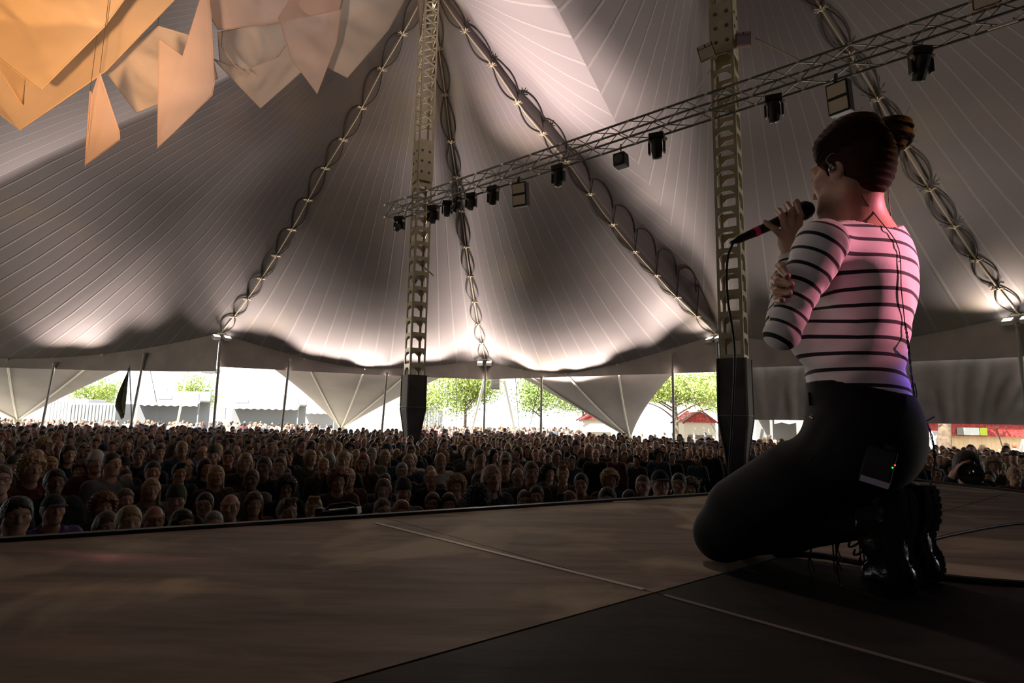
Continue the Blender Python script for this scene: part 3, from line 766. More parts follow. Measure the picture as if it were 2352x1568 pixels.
head_m = mat('lamp_black', (.018, .018, .018), .5, spec=.35)
shine_m = mat('lamp_disc', (.78, .62, .52), .4, .1)
glass_m = mat('lamp_lens', (.25, .24, .22), .08, .6)
def truss_at(px):                        # point of the truss seen at this picture column
    a, b_ = 0.0, 1.0
    for _ in range(40):
        t = (a + b_) / 2; p = TA + dT * LT * t - uT * hw; v = p - CAM
        x = 1176 + FPX * (v @ RT) / (v @ FW)
        if x < px: a = t
        else: b_ = t
    return p
def moving_head(px, aim, label, size=1.0, tilt=0.0):
    p = truss_at(px); k = .62 * size
    root = thing('moving_head_light', label, 'stage light', tuple(p), 'moving head lights hung from the truss')
    dz = np.array([0, 0, -1.0]); X = unit(dT * math.cos(aim) + sT * math.sin(aim)); X[2] = 0; X = unit(X); Y = np.cross(dz, X)
    b = MB(); b.box(p + dz * .16 * k, (.52 * k, .36 * k, .2 * k), (X, Y, -dz), .03 * k); b.bar(p, p + dz * .1 * k, .05 * k); base = b.build('base', head_m, root)
    b = MB(); b.bar(p - X * .18 * k, p - X * .18 * k + dz * .09 * k, .05 * k); b.bar(p + X * .18 * k, p + X * .18 * k + dz * .09 * k, .05 * k); b.build('clamp', steel, root)
    yk = MB()
    for sg in (-1, 1): yk.box(p + dz * .52 * k + X * sg * .26 * k, (.07 * k, .2 * k, .56 * k), (X, Y, -dz), .025 * k)
    yk.box(p + dz * .29 * k, (.56 * k, .22 * k, .07 * k), (X, Y, -dz), .02 * k); y_ = yk.build('yoke', head_m, root)
    D_ = MB()
    for sg in (-1, 1): D_.lathe([(.07 * k, 0), (.075 * k, .02 * k), (.02 * k, .04 * k)], p + dz * .34 * k + X * sg * .27 * k - np.array([0, 1, 0]) * .09 * k, (0, -1, 0), 12)
    D_.build('badge', shine_m, y_)
    hd = unit(dz * math.cos(tilt) + Y * math.sin(tilt)); c = p + dz * .58 * k
    b = MB(); b.lathe([(.06 * k, -.32 * k), (.15 * k, -.30 * k), (.19 * k, -.2 * k), (.2 * k, .1 * k), (.165 * k, .28 * k), (.17 * k, .36 * k), (.15 * k, .38 * k)], c, hd, 16); h = b.build('lamp_head', head_m, root, True)
    MB().lathe([(.14 * k, .375 * k), (.12 * k, .395 * k), (.02 * k, .41 * k)], c, hd, 16).build('lens', glass_m, h, True)
MH = [(918, .3, .9, 'moving head light on the truss stub left of the left tower', .95), (996, .2, .3, 'moving head light first to the right of the left tower', 1.0), (1028, .6, .2, 'moving head light second to the right of the left tower', .85),
      (1050, -.4, .5, 'moving head light third to the right of the left tower', .8), (1083, .3, .4, 'moving head light fourth to the right of the left tower', .9), (1133, 0, .05, 'moving head light left of the two-cell blinder near the left tower', .95),
      (1283, 0, .05, 'moving head light where the long lacing line crosses the truss', 1.0), (1508, .2, -.15, 'moving head light first to the left of the right tower', 1.05), (1776, .2, -.2, 'moving head light first to the right of the right tower', 1.0), (2112, .5, -.5, 'moving head light nearest the upper right corner, tilted', 1.05)]
for px, aim, tl, lb, sz in MH: moving_head(px, aim, lb, sz, tl)
cell_m = mat('blinder_cell', (.62, .52, .40), .35, .2)
def blinder(px, label, yaw, w=.62):
    p = truss_at(px) + np.array([0, 0, -.12]); root = thing('blinder_light', label, 'stage light', tuple(p), 'two-cell blinders on the truss')
    X = np.array([math.cos(yaw), math.sin(yaw), 0]); Y = unit(np.array([math.sin(yaw), -math.cos(yaw), -.15])); Z = np.cross(X, Y) * -1; Z = Z * np.sign(Z[2])
    c = p + np.array([0, 0, -.36])
    b = MB(); b.box(c - Y * .12, (w * .68, .22, w * 1.05), (X, Y, Z), .02); b.bar(p + np.array([0, 0, .12]), c + Z * .3, .05); bd = b.build('housing', head_m, root)
    for k in (-.25, .25): MB().box(c + Z * k * w - Y * .002, (w * .58, .02, w * .4), (X, Y, Z), .008).build('cell', cell_m, bd)
blinder(1192, 'two-cell blinder hanging from the truss near the left tower', -.5)
blinder(1920, 'two-cell blinder hanging from the truss above the singer', -.9, .6)
# small black speaker under the truss
p = truss_at(1426); root = thing('small_speaker', 'small black box speaker hanging below the truss between the two towers', 'speaker', tuple(p))
b = MB(); b.box(p + np.array([0, 0, -.42]), (.30, .28, .32), (dT, sT, uT), .03); bx_ = b.build('cabinet', head_m, root)
b = MB(); b.bar(p + np.array([0, 0, -.0]), p + np.array([0, 0, -.28]), .025); b.build('hanger', dark_steel, root)
MB().lathe([(.10, 0), (.11, .01), (.03, .015)], p + np.array([0, 0, -.42]) - sT * .14, -sT, 14).build('grille', dark_steel, bx_)
# white flood panels
def flood(c, label, X, Y, s, col):
    root = thing('flood_panel', label, 'stage light', tuple(c)); Z = np.cross(X, Y); Z = Z * np.sign(Z[2])
    bd = MB().box(c, (s, .14, s * .95), (X, Y, Z), .02).build('housing', mat('flood_housing', (.16, .06, .035), .6), root)
    MB().box(c + Y * .075 - Z * s * .1, (s * .86, .015, s * .66), (X, Y, Z), .006).build('front_panel', col, bd)
    MB().box(c + Y * .075 + Z * s * .36 - X * s * .22, (s * .36, .015, s * .16), (X, Y, Z)).build('label_plate', col, bd)
    MB().box(c + Y * .075 + Z * s * .36 + X * s * .22, (s * .36, .015, s * .16), (X, Y, Z)).build('label_plate', col, bd)
    b = MB(); b.bar(c - Y * .05 - X * s * .4, c - Y * .25 - X * s * .4, .04); b.bar(c - Y * .05 + X * s * .4, c - Y * .25 + X * s * .4, .04); b.build('bracket', dark_steel, root)
wpan = mat('white_panel', (.75, .66, .58), .6)
p = truss_at(2268); v = unit(CAM - p); v[2] = -.25; v = unit(v); X = unit(np.cross((0, 0, 1), v))
flood(p + uT * hw * 1.6 - sT * .35, 'pale square flood panel on the truss at the upper right', X, v, .38, wpan)
p = truss_at(2302) + np.array([0, 0, -.02]); root = thing('tube_light', 'short pale tube light under the truss at the upper right', 'stage light', tuple(p))
MB().tube([p - dT * .2 - np.array([0, 0, .06]), p + dT * .2 - np.array([0, 0, .06])], .028, 8).build('tube', wpan, root, True)
b = MB(); b.bar(p - dT * .15, p - dT * .15 - np.array([0, 0, .06]), .02); b.bar(p + dT * .15, p + dT * .15 - np.array([0, 0, .06]), .02); b.build('clip', dark_steel, root)
c = at_y(1622, 120, 12.2); flood(c, 'pale tilted flood panel fixed to the left side of the right tower', unit(np.array([.9, -.4, .25])), unit(np.array([-.3, -.9, -.35])), .34, wpan)
c = at_y(1706, 92, 12.1); flood(c, 'violet-lit flood panel fixed to the right side of the right tower', unit(np.array([1, -.2, 0])), unit(np.array([-.15, -.95, -.2])), .32, mat('violet_panel', (.40, .33, .42), .6))
for a, c, r, lb in (((1735, 88, 12.1), (1876, 158, 11.2), .018, 'pale steel cable from the right tower down to the truss'), ((1632, 160, 12.4), (1556, 268, 13.6), .012, 'thin steel cable from the right tower down left to the truss')):
    pa, pc = at_y(*a), at_y(*c); tag(MB().tube([pa, pc], r, 6).build('guy_cable', rope_m if r > .015 else steel, None, True), lb, 'cable')
# ================================================================== THE CROWD
SKIN = [mat('skin_fair', (.50, .31, .23), .6, noise=(18, (.44, .26, .19), .4, .6)), mat('skin_ruddy', (.45, .25, .18), .6), mat('skin_tan', (.36, .21, .145), .6), mat('skin_brown', (.17, .09, .06), .6)]
HAIRC = {'dark brown': (.030, .019, .013), 'black': (.009, .008, .008), 'light brown': (.11, .066, .038), 'blond': (.32, .21, .10), 'ginger': (.20, .075, .03), 'grey': (.22, .21, .20)}
HAIRM = {k: mat('hair_' + k.replace(' ', '_'), v, .55, bump=(60, .5), sheen=.12) for k, v in HAIRC.items()}
CLOTH = {'black': (.016, .016, .017), 'charcoal': (.045, .044, .046), 'navy': (.018, .024, .05), 'grey': (.14, .14, .145), 'olive': (.055, .058, .03), 'brown': (.07, .045, .03), 'maroon': (.085, .018, .022), 'denim blue': (.05, .075, .13), 'violet': (.13, .10, .28), 'white': (.45, .44, .43), 'teal': (.02, .08, .085)}
CLOTHM = {k: mat('cloth_' + k.replace(' ', '_'), v, .85, bump=(14, .4)) for k, v in CLOTH.items()}
trouser_m = mat('trouser_cloth', (.025, .027, .036), .85)

HC = np.array([0, -.015, 1.615])          # head centre of a 1.72 m person
def limb(pts, rad):
    def g(P):
        d = None
        for (a, b), (ra, rb) in zip(zip(pts[:-1], pts[1:]), zip(rad[:-1], rad[1:])):
            e = vcap(P, a, b, ra, rb); d = e if d is None else smin(d, e, .025)
        return d
    return g
POSES = {
    'down': [((.165, .01, 1.40), (.225, .03, 1.13), (.225, -.05, .90)), ((.165, .01, 1.40), (.225, .03, 1.13), (.225, -.05, .90))],
    'crossed': [((.165, .01, 1.40), (.235, .0, 1.12), (-.06, -.19, 1.16)), ((.165, .01, 1.40), (.235, .0, 1.12), (-.05, -.22, 1.12))],
    'pockets': [((.165, .01, 1.40), (.238, .07, 1.14), (.18, -.06, .93)), ((.165, .01, 1.40), (.238, .07, 1.14), (.18, -.06, .93))],
    'wave': [((.165, .01, 1.40), (.285, -.15, 1.40), (.275, -.23, 1.68)), ((.165, .01, 1.40), (.225, .03, 1.13), (.225, -.05, .90))],
}
def hand_prims(wrist, dirv, palm_n, side, spread=.0, curl=.25):
    """palm and five fingers; dirv = along the fingers, palm_n = out of the palm"""
    w = np.asarray(wrist, float); d = unit(dirv); n = unit(np.asarray(palm_n, float) - d * (np.asarray(palm_n, float) @ d)); x = np.cross(d, n) * side
    pr = [('cap', w, w + d * .045, .026, .030), ('cap', w + d * .03 - x * .018, w + d * .082 - x * .026, .018, .016), ('cap', w + d * .03 + x * .018, w + d * .078 + x * .026, .018, .015)]
    for k, (o, L_) in enumerate(zip((-.029, -.010, .010, .028), (.070, .080, .074, .058))):
        b = w + d * (.088 - .006 * abs(k - 1)) + x * o; sp = d + x * (k - 1.5) * spread
        p1 = b + unit(sp + n * curl * .5) * L_ * .48; p2 = p1 + unit(sp + n * curl * 1.6) * L_ * .52
        pr += [('cap', b - d * .02, p1, .0095, .0088), ('cap', p1, p2, .0088, .0072)]
    b = w + d * .030 - x * .024; p1 = b + unit(d * .6 - x * .8 + n * .3) * .045; p2 = p1 + unit(d * .9 - x * .35 + n * .3) * .035
    return pr + [('cap', b, p1, .0135, .0105), ('cap', p1, p2, .0105, .0082)]

def build_person(pose, heavy, coarse=False):
    arms = POSES[pose]; hv = heavy
    def torso(P):
        d = vell(P, (0, .01, 1.24), (.155 * hv, .105 * hv, .21)); d = smin(d, vell(P, (0, .005, 1.00), (.15 * hv, .11 * hv, .17)), .10)
        d = smin(d, vcap(P, (-.145, .012, 1.405), (.145, .012, 1.405), .055, .055), .07)
        return smin(d, vcap(P, (0, .02, 1.36), (0, .012, 1.47), .075, .058), .06)
    def armf(P, upto=1.0):
        d = None
        for sgn, (s, e, w) in ((1, arms[0]), (-1, arms[1])):
            m_ = np.array([sgn, 1, 1]); g = limb([np.array(s) * m_, np.array(e) * m_, np.array(e) * m_ + (np.array(w) - np.array(e)) * m_ * upto], [.055 * hv, .044 * hv, .032])(P)
            d = g if d is None else np.minimum(d, g)
        return d
    def legs(P):
        Q = P.copy(); Q[:, 0] = np.abs(Q[:, 0])
        d = vell(Q, (0, .01, .92), (.165 * hv, .12 * hv, .12)); d = smin(d, limb([(.085, .01, .88), (.095, 0, .48), (.10, .02, .09)], [.085 * hv, .058, .042])(Q), .05)
        return smin(d, vcap(Q, (.105, .03, .05), (.12, -.13, .04), .042, .036), .03)
    def skin(P):
        d = head_sdf((P - HC.astype(np.float32)) / np.float32(.97)) * .97
        d = smin(d, vcap(P, HC + (0, .022, -.07), (0, .015, 1.40), .052, .062), .03)
        d = smin(d, smin(torso(P), armf(P), .03) + .012, .04)
        d = smin(d, legs(P) + .012, .03)
        for sgn, (s, e, w) in ((1, arms[0]), (-1, arms[1])):
            m_ = np.array([sgn, 1, 1]); W_ = np.array(w) * m_; dv = W_ - np.array(e) * m_
            pn = (0, -1, 0) if pose == 'wave' and sgn > 0 else (-sgn, 0, 0)
            for pr in hand_prims(W_, dv, pn, -sgn if pn[1] else sgn * 1, spread=.28 if pn[1] else .04, curl=.1 if pn[1] else .5): d = smin(d, vcap(P, *pr[1:]), .008)
        return d
    def jacket(P):
        d = smin(torso(P), armf(P, .93), .035) + (-.014)
        wr = .006 * np.sin(P[:, 2] * 55 + 8 * np.sin(P[:, 0] * 9)) * np.cos(P[:, 0] * 21 + P[:, 1] * 17)
        d = d + wr
        d = smax(d, -(vcap(P, (0, -.03, 1.50), (0, -.05, 1.60), .072, .09)), .01)
        return smax(d, .86 - P[:, 2], .01)
    def trousers(P): return smax(legs(P) - .010, P[:, 2] - .97, .01)
    h1, h2 = (.055, .024) if coarse else (.020, .0072)
    fine_arm = pose == 'wave' and not coarse
    X = axis_steps(-.42, .42, h1, (-.10, .10, h2)) if not fine_arm else np.arange(-.42, .46, .009)
    Y = axis_steps(-.36, .22, h1, (-.135, .12, h2)); Z = axis_steps(-.03, 1.82, h1, (1.46, 1.78, h2)) if not fine_arm else axis_steps(-.03, 1.98, h1, (1.35, 1.93, h2))
    out = {'skin': nets(skin, X, Y, Z)}
    hj = .05 if coarse else .018
    X2, Y2 = np.arange(-.46, .47, hj), np.arange(-.38, .25, hj)
    out['jacket'] = nets(jacket, X2, Y2, np.arange(.82, 1.75, hj)); out['trousers'] = nets(trousers, X2, Y2, np.arange(-.03, 1.02, hj if coarse else .024))
    return out

def hair_fn(kind):
    def jag(P): return .007 * np.sin(P[:, 0] * 130 + 2 * np.sin(P[:, 0] * 47)) + .005 * np.sin(P[:, 0] * 260 + 1) + .016 * np.sin(P[:, 0] * 26 + .6)
    def lump(P, s, a): return a * (np.sin(P[:, 0] * s + 1.3 * np.sin(P[:, 2] * s * .7)) * np.sin(P[:, 1] * s * 1.1 + .5) * np.sin(P[:, 2] * s * .9 + 2))
    def cran(P, e): return smin(vell(P, (0, .016, .030), (.0715 + e, .091 + e, .090 + e)), vell(P, (0, .045, -.02), (.060 + e, .058 + e, .07 + e)), .04)
    def front(P, lo, hi):      # hairline: in front of it there is face
        return (hi - P[:, 2]) - (np.clip((P[:, 1] + .078) / .075, 0, 1) * (hi - lo)) + jag(P) * np.clip(1 - (P[:, 1] + .05) / .05, 0, 1)
    def f(P):
        if kind == 'short': return smax(cran(P, .013) + lump(P, 140, .003), front(P, -.075, .075), .008)
        if kind == 'crop': return smax(cran(P, .006), front(P, -.06, .080), .006)
        if kind == 'quiff': return smin(smax(cran(P, .010) + lump(P, 120, .003), front(P, -.06, .078), .008), vcap(P, (-.035, -.055, .118), (.04, -.058, .120), .024, .020) + lump(P, 110, .005), .03)
        if kind == 'curly': return smax(smin(cran(P, .038), vell(P, (0, .02, .05), (.118, .115, .10)), .03) + lump(P, 105, .016), front(P, -.12, .068), .012)
        if kind == 'long':
            d = smin(cran(P, .016), vcap(P, (0, .05, -.04), (0, .075, -.22), .072, .062), .05)
            Q = P.copy(); Q[:, 0] = np.abs(Q[:, 0]); d = smin(d, vcap(Q, (.068, .0, .02), (.078, -.005, -.20), .022, .026), .03)
            return smax(d + lump(P, 90, .004), smin(front(P, -.30, .070), .058 - Q[:, 0] + np.clip(P[:, 1], -.04, .5) * -.6 - .03, .01), .01)
        if kind == 'bob':
            Q = P.copy(); Q[:, 0] = np.abs(Q[:, 0]); d = smin(cran(P, .018), vcap(Q, (.062, .01, .01), (.076, .0, -.095), .026, .024), .04)
            return smax(smax(d + lump(P, 90, .004), smin(front(P, -.30, .066), .058 - Q[:, 0] + np.clip(P[:, 1], -.04, .5) * -.6 - .03, .01), .01), -.115 - P[:, 2], .012)
        if kind == 'bun': return smin(smax(cran(P, .010) + lump(P, 120, .002), front(P, -.075, .078), .008), vell(P, (0, .085, .095), (.042, .040, .038)) + lump(P, 100, .004), .015)
        if kind == 'cap':
            d = smax(cran(P, .014), .042 - P[:, 2] - np.clip(P[:, 1], 0, .2) * .2, .006); br = vell(P, (0, -.12, .050), (.068, .075, .010))
            return smin(d, br, .008)
        if kind == 'beanie': return smax(smin(cran(P, .018), vell(P, (0, .03, .10), (.066, .072, .06)), .03), .035 - P[:, 2] - np.clip(P[:, 1], 0, .2) * .25, .01)
        if kind == 'hat':
            d = smax(smin(cran(P, .016), vell(P, (0, .012, .10), (.072, .085, .055)), .03), .05 - P[:, 2], .006); return smin(d, vell(P, (0, .01, .058), (.165, .17, .010)), .012)
        if kind == 'fringe': return smax(smax(cran(P, .010), front(P, -.075, .09), .006), P[:, 2] - .055, .01)
    return f
HAIR_ME, HAIR_LO = {}, {}
for k in ('short', 'crop', 'quiff', 'curly', 'long', 'bob', 'bun', 'cap', 'beanie', 'hat', 'fringe'):
    f_ = hair_fn(k); lo = (-.19, -.21, -.30); hi = (.19, .21, .19)
    V_, F_ = nets(f_, *(np.arange(lo[i], hi[i], .0065) for i in range(3))); HAIR_ME[k] = mesh_from('hair_' + k, V_ * .97, F_)
    V_, F_ = nets(f_, *(np.arange(lo[i], hi[i], .026) for i in range(3))); HAIR_LO[k] = (V_ * .97, F_)
BODY = {}
for pose, hv in (('down', 1.0), ('down', 1.13), ('crossed', 1.04), ('pockets', .95), ('wave', .98)):
    r = build_person(pose, hv); BODY[(pose, hv)] = {k: mesh_from('person_' + k, *v) for k, v in r.items()}
for ms in list(BODY.values()):
    for me_ in ms.values(): me_.materials.append(SKIN[0])
for me_ in HAIR_ME.values(): me_.materials.append(HAIRM['black'])
BKEYS = list(BODY)[:4]

# glasses for a few
gb = MB()
for sg in (-1, 1):
    gb.tube([np.array([sg * .031 + .021 * math.cos(a), -.098, .014 + .016 * math.sin(a)]) for a in np.linspace(0, 2 * math.pi, 17)], .0022, 5)
    gb.tube([(sg * .052, -.095, .02), (sg * .074, -.03, .018), (sg * .077, .02, .01)], .002, 5)
gb.tube([(-.010, -.101, .018), (.010, -.101, .018)], .002, 5)
GLASSES = mesh_from('glasses', gb.v, gb.f); GLASSES.materials.append(mat('glasses_frame', (.05, .05, .05), .3, .3))

def objmat(o, m):
    o.material_slots[0].link = 'OBJECT'; o.material_slots[0].material = m
GROUP = 'people watching from the tent floor'
def person(x, y, height, yaw, label, hair, hcol, cloth, skin=0, body=None, glasses=False, z0=0.0, pitch=0.0, group=GROUP, hmat=None):
    bk = body or BKEYS[int(rng.integers(4))]; ms = BODY[bk]; s = height / 1.745
    o = link('person', ms['skin']); objmat(o, SKIN[skin]); o.location = (x, y, z0); o.scale = (s, s, s); o.rotation_euler = (0, 0, yaw)
    tag(o, label, 'person', group)
    def child(name, me, m, loc=(0, 0, 0), rx=0.0, rz=0.0):
        c = bpy.data.objects.new(name, me); COL.objects.link(c); c.parent = o; c.location = loc; c.rotation_euler = (rx, 0, rz); objmat(c, m); return c
    child('jacket', ms['jacket'], CLOTHM[cloth]); child('trousers', ms['trousers'], trouser_m)
    if hair != 'bald':
        nm = hair if hair in ('cap', 'beanie', 'hat') else 'hair'
        child(nm, HAIR_ME[hair], hmat or (CLOTHM[hcol] if hcol in CLOTHM and nm != 'hair' else HAIRM[hcol]), tuple(HC))
        if nm != 'hair' : child('hair', HAIR_ME['fringe'], HAIRM['dark brown'], tuple(HC))
    if glasses:
        c = bpy.data.objects.new('glasses', GLASSES); COL.objects.link(c); c.parent = o; c.location = tuple(HC)
    return o

def face_to(x, y, j=0.0):        # yaw that turns a face (-Y) towards the singer
    return math.atan2(1.0 - y, 0.6 - x) + math.pi / 2 + j

# the nearest faces, planned one by one: picture column/row of the head, rough width of it, look
FRONT = [
    (33, 1188, 62, 'short', 'black', 'black', 2, 0, 'bearded dark-haired person in black at the front, nearest the bottom left corner'),
    (-8, 1222, 60, 'bald', '', 'black', 1, 0, 'bald person cut off by the left frame edge in the front row'),
    (119, 1172, 50, 'cap', 'charcoal', 'violet', 1, 0, 'person in a dark peaked cap and violet top in the front row'),
    (234, 1166, 56, 'curly', 'ginger', 'black', 0, 0, 'person with bushy ginger curls, black jacket, behind the front row on the left'),
    (284, 1150, 46, 'short', 'light brown', 'charcoal', 0, 0, 'person with short brown hair right behind the bushy ginger curls'),
    (292, 1202, 56, 'short', 'blond', 'charcoal', 0, 0, 'front row person with short blond fringe, chin hidden by the stage edge'),
    (351, 1195, 47, 'fringe', 'grey', 'charcoal', 1, 1, 'balding front row person wearing glasses'),
    (402, 1150, 45, 'beanie', 'olive', 'black', 0, 0, 'person in an olive knitted beanie behind the balding person with glasses'),
    (241, 1213, 46, 'bob', 'light brown', 'grey', 0, 0, 'light brown bob low at the stage edge, left of the blond fringe'),
    (415, 1205, 46, 'long', 'dark brown', 'black', 0, 0, 'front row person with dark long hair, right of the balding person with glasses'),
    (345, 1125, 40, 'long', 'blond', 'grey', 0, 0, 'person with grey top and long fair hair behind the olive beanie'),
    (468, 1160, 42, 'short', 'dark brown', 'navy', 1, 1, 'person with glasses and navy jacket left of the bald person in charcoal'),
    (487, 1208, 48, 'crop', 'grey', 'charcoal', 0, 0, 'top of a cropped grey head just above the stage edge'),
    (526, 1166, 45, 'fringe', 'ginger', 'charcoal', 1, 0, 'balding person with ginger sides, charcoal jacket, second row'),
    (581, 1158, 40, 'long', 'light brown', 'maroon', 0, 0, 'person with long brown hair and maroon top in the second row'),
    (657, 1178, 46, 'quiff', 'light brown', 'grey', 0, 0, 'person with a light brown quiff at the stage edge, left of the video camera'),
    (719, 1170, 42, 'quiff', 'blond', 'black', 0, 0, 'person with a blond quiff just behind the video camera'),
    (655, 1122, 40, 'curly', 'dark brown', 'black', 2, 0, 'big dark curly head above the video camera'),
    (877, 1176, 40, 'crop', 'light brown', 'charcoal', 0, 1, 'person with cropped hair and glasses left of the strawberry blond head'),
    (921, 1180, 52, 'long', 'ginger', 'grey', 0, 0, 'long strawberry blond hair at the stage edge, right of the video camera'),
    (925, 1132, 40, 'beanie', 'charcoal', 'grey', 0, 0, 'charcoal beanie behind the strawberry blond head'),
    (880, 1126, 42, 'bob', 'light brown', 'olive', 0, 0, 'light brown bob, olive jacket, left of the charcoal beanie'),
    (993, 1158, 42, 'short', 'light brown', 'charcoal', 1, 0, 'person with short brown hair at the stage edge left of the black afro'),
    (1048, 1118, 46, 'curly', 'blond', 'grey', 0, 0, 'pale curly head behind and left of the black afro'),
    (1128, 1100, 44, 'long', 'blond', 'charcoal', 0, 0, 'long blond hair behind and right of the black afro'),
    (1030, 1160, 40, 'long', 'dark brown', 'maroon', 0, 0, 'dark long hair and maroon top between the brown head and the black afro'),
    (1204, 1152, 38, 'bun', 'light brown', 'charcoal', 0, 0, 'light brown hair tied in a bun at the stage edge left of the raised hand'),
    (1186, 1086, 34, 'curly', 'light brown', 'brown', 0, 0, 'light brown curls, brown jacket, to the right of the long blond hair'),
    (1308, 1154, 40, 'long', 'light brown', 'navy', 0, 0, 'long brown hair, navy jacket, directly below the raised hand'),
    (1396, 1152, 44, 'short', 'dark brown', 'charcoal', 2, 0, 'short dark head at the stage edge left of the singer, between raised hand and glasses'),
    (1335, 1112, 34, 'short', 'dark brown', 'brown', 1, 0, 'short dark hair, brown jacket, right of the raised hand'),
    (1477, 1117, 36, 'crop', 'light brown', 'maroon', 0, 1, 'cropped head with glasses and maroon top near the singer'),
    (1517, 1112, 40, 'cap', 'black', 'violet', 1, 0, 'black cap and violet shirt close to the singer'),
    (1560, 1112, 34, 'short', 'black', 'black', 2, 0, 'short black hair just left of the singer knee'),
    (1586, 1122, 36, 'curly', 'light brown', 'olive', 0, 0, 'brown curls, olive jacket, beside the singer knee'),
    (1447, 1150, 34, 'long', 'dark brown', 'charcoal', 1, 0, 'long dark hair low at the stage edge below the cropped head with glasses'),
    (218, 1063, 32, 'beanie', 'white', 'maroon', 0, 0, 'person in a white knitted beanie in the left part of the crowd'),
    (280, 1074, 36, 'hat', 'black', 'black', 1, 0, 'person in a wide-brimmed black hat right of the white beanie'),
    (562, 1062, 32, 'long', 'blond', 'charcoal', 0, 0, 'long pale blond hair in the middle of the left crowd'),
    (787, 1060, 30, 'short', 'blond', 'black', 0, 0, 'short blond head in the middle of the crowd, above the brown bob'),
]
placed = []
def add_front(px, py, w, hair, hcol, cloth, sk, gl, label, body=None, yaw=None):
    wid = {'curly': .22, 'hat': .2, 'long': .185, 'bob': .185}.get(hair, .165)
    D = FPX * wid / w; p = at_d(px, py, D); zc = min(1.74, max(1.50, p[2])); r = ray(px, py); D = (zc - CZ) / r[2]; p = CAM + r * D
    for _ in range(14):
        if all(math.hypot(p[0] - t[0], p[1] - t[1]) > .47 for t in placed) or CZ + r[2] * D * 1.03 < 1.44: break
        D *= 1.03; p = CAM + r * D; zc = p[2]
    h = zc / HC[2] * 1.745
    ang = face_to(p[0], p[1], float(rng.normal(0, .18))) if yaw is None else yaw
    s = h / 1.745; c_, s_ = math.cos(ang), math.sin(ang); off = np.array([-HC[1] * -s_, HC[1] * c_]) * s
    placed.append((p[0], p[1])); return person(p[0] - 0, p[1] - off[1], h, ang, label, hair, hcol, cloth, sk, body, bool(gl))
add_front(1232, 1142, 34, 'short', 'dark brown', 'charcoal', 1, 0, 'person raising one open hand with spread fingers above the crowd', ('wave', .98))
# crew member in the pit, seen from behind
add_front(1097, 1150, 58, 'curly', 'black', 'black', 3, 0, 'person with a round black afro standing in the pit, back to the camera', yaw=math.radians(200))
for a in FRONT: add_front(*a)

WORDS = ['first', 'second', 'third', 'fourth', 'fifth', 'sixth', 'seventh', 'eighth', 'ninth', 'tenth', 'eleventh', 'twelfth', 'thirteenth', 'fourteenth', 'fifteenth', 'sixteenth', 'seventeenth', 'eighteenth', 'nineteenth', 'twentieth']
TENS = {20: 'twenty', 30: 'thirty', 40: 'forty', 50: 'fifty', 60: 'sixty'}
def ordw(n):
    if n <= 20: return WORDS[n - 1]
    t, u = n // 10 * 10, n % 10
    return TENS[t] + '-' + WORDS[u - 1] if u else TENS[t][:-1] + 'ieth'

def in_ring(x, y, grow=1.0):
    P = RING[:, :2]; c = False; n = len(P); j = n - 1
    for i in range(0, n):
        if (P[i, 1] > y) != (P[j, 1] > y) and x < (P[j, 0] - P[i, 0]) * (y - P[i, 1]) / (P[j, 1] - P[i, 1]) + P[i, 0]: c = not c
        j = i
    return c
spots = []; far = []
taken = list(placed) + [tuple(TL), tuple(TR)]
stand_offs = [(tuple(TL), .75), (tuple(TR), .75), ((3.5, 4.5), .9), ((4.25, 4.75), .7)] + [((o.location.x, o.location.y), .38) for o in bpy.data.objects if o.get('category') == 'pole']
a_corner = (corner - E0[:2]) @ EDG
k = -14; d = 2.7 - 14 * .63
while d < 36:
    rowp = []
    for a in np.arange(-45, 60, .56):
        if d < 2.5 and a < a_corner: continue
        jx, jy = rng.normal(0, .05), rng.normal(0, .07)
        q = E0[:2] + EDG * (a + (k % 2) * .28 + jx) + EN * (d + jy)
        if q[1] < 1.5: continue
        if a - a_corner < 5.5 and (d < 2.5 or (a > a_corner - .5 and d < 6.5)): continue
        v = np.array([q[0], q[1], 1.6]) - CAM; w = v @ FW
        if w < 2: continue
        px = 1176 + FPX * (v @ RT) / w
        if px < -40 or px > 2390: continue
        if not in_ring(q[0], q[1]): continue
        if any(abs(q[0] - t[0]) < .5 and abs(q[1] - t[1]) < .5 and math.hypot(q[0] - t[0], q[1] - t[1]) < .47 for t in placed): continue
        if any(math.hypot(q[0] - t[0][0], q[1] - t[0][1]) < t[1] for t in stand_offs): continue
        if math.hypot(q[0] - fl[0], q[1] - fl[1]) < .35: continue
        rowp.append((px, q[0], q[1], math.hypot(*q)))
    rowp.sort()
    spots += [(r_[3], r_[1], r_[2], k, i + 1, r_[0]) for i, r_ in enumerate(rowp)]
    k += 1; d += .63
spots.sort()
NEAR = 300 - len(placed) - 3
HK = ['short', 'crop', 'quiff', 'curly', 'long', 'bob', 'bun', 'cap', 'beanie', 'hat', 'bald', 'fringe']
HP = np.array([.29, .11, .07, .07, .15, .08, .06, .05, .03, .01, .03, .05]); HP /= HP.sum()
HN = {'short': 'short {} hair', 'crop': 'cropped {} hair', 'quiff': '{} quiff', 'curly': '{} curls', 'long': 'long {} hair', 'bob': '{} bob', 'bun': '{} bun', 'cap': '{} cap', 'beanie': '{} beanie', 'hat': '{} brimmed hat', 'bald': 'bald head', 'fringe': 'balding with {} sides'}
HC_K = list(HAIRC); HC_P = np.array([.36, .14, .22, .15, .05, .08])
CK = ['black', 'charcoal', 'navy', 'grey', 'olive', 'brown', 'maroon', 'denim blue', 'white', 'teal']; CP = np.array([.27, .2, .14, .1, .07, .07, .05, .06, .02, .02]); CP /= CP.sum()
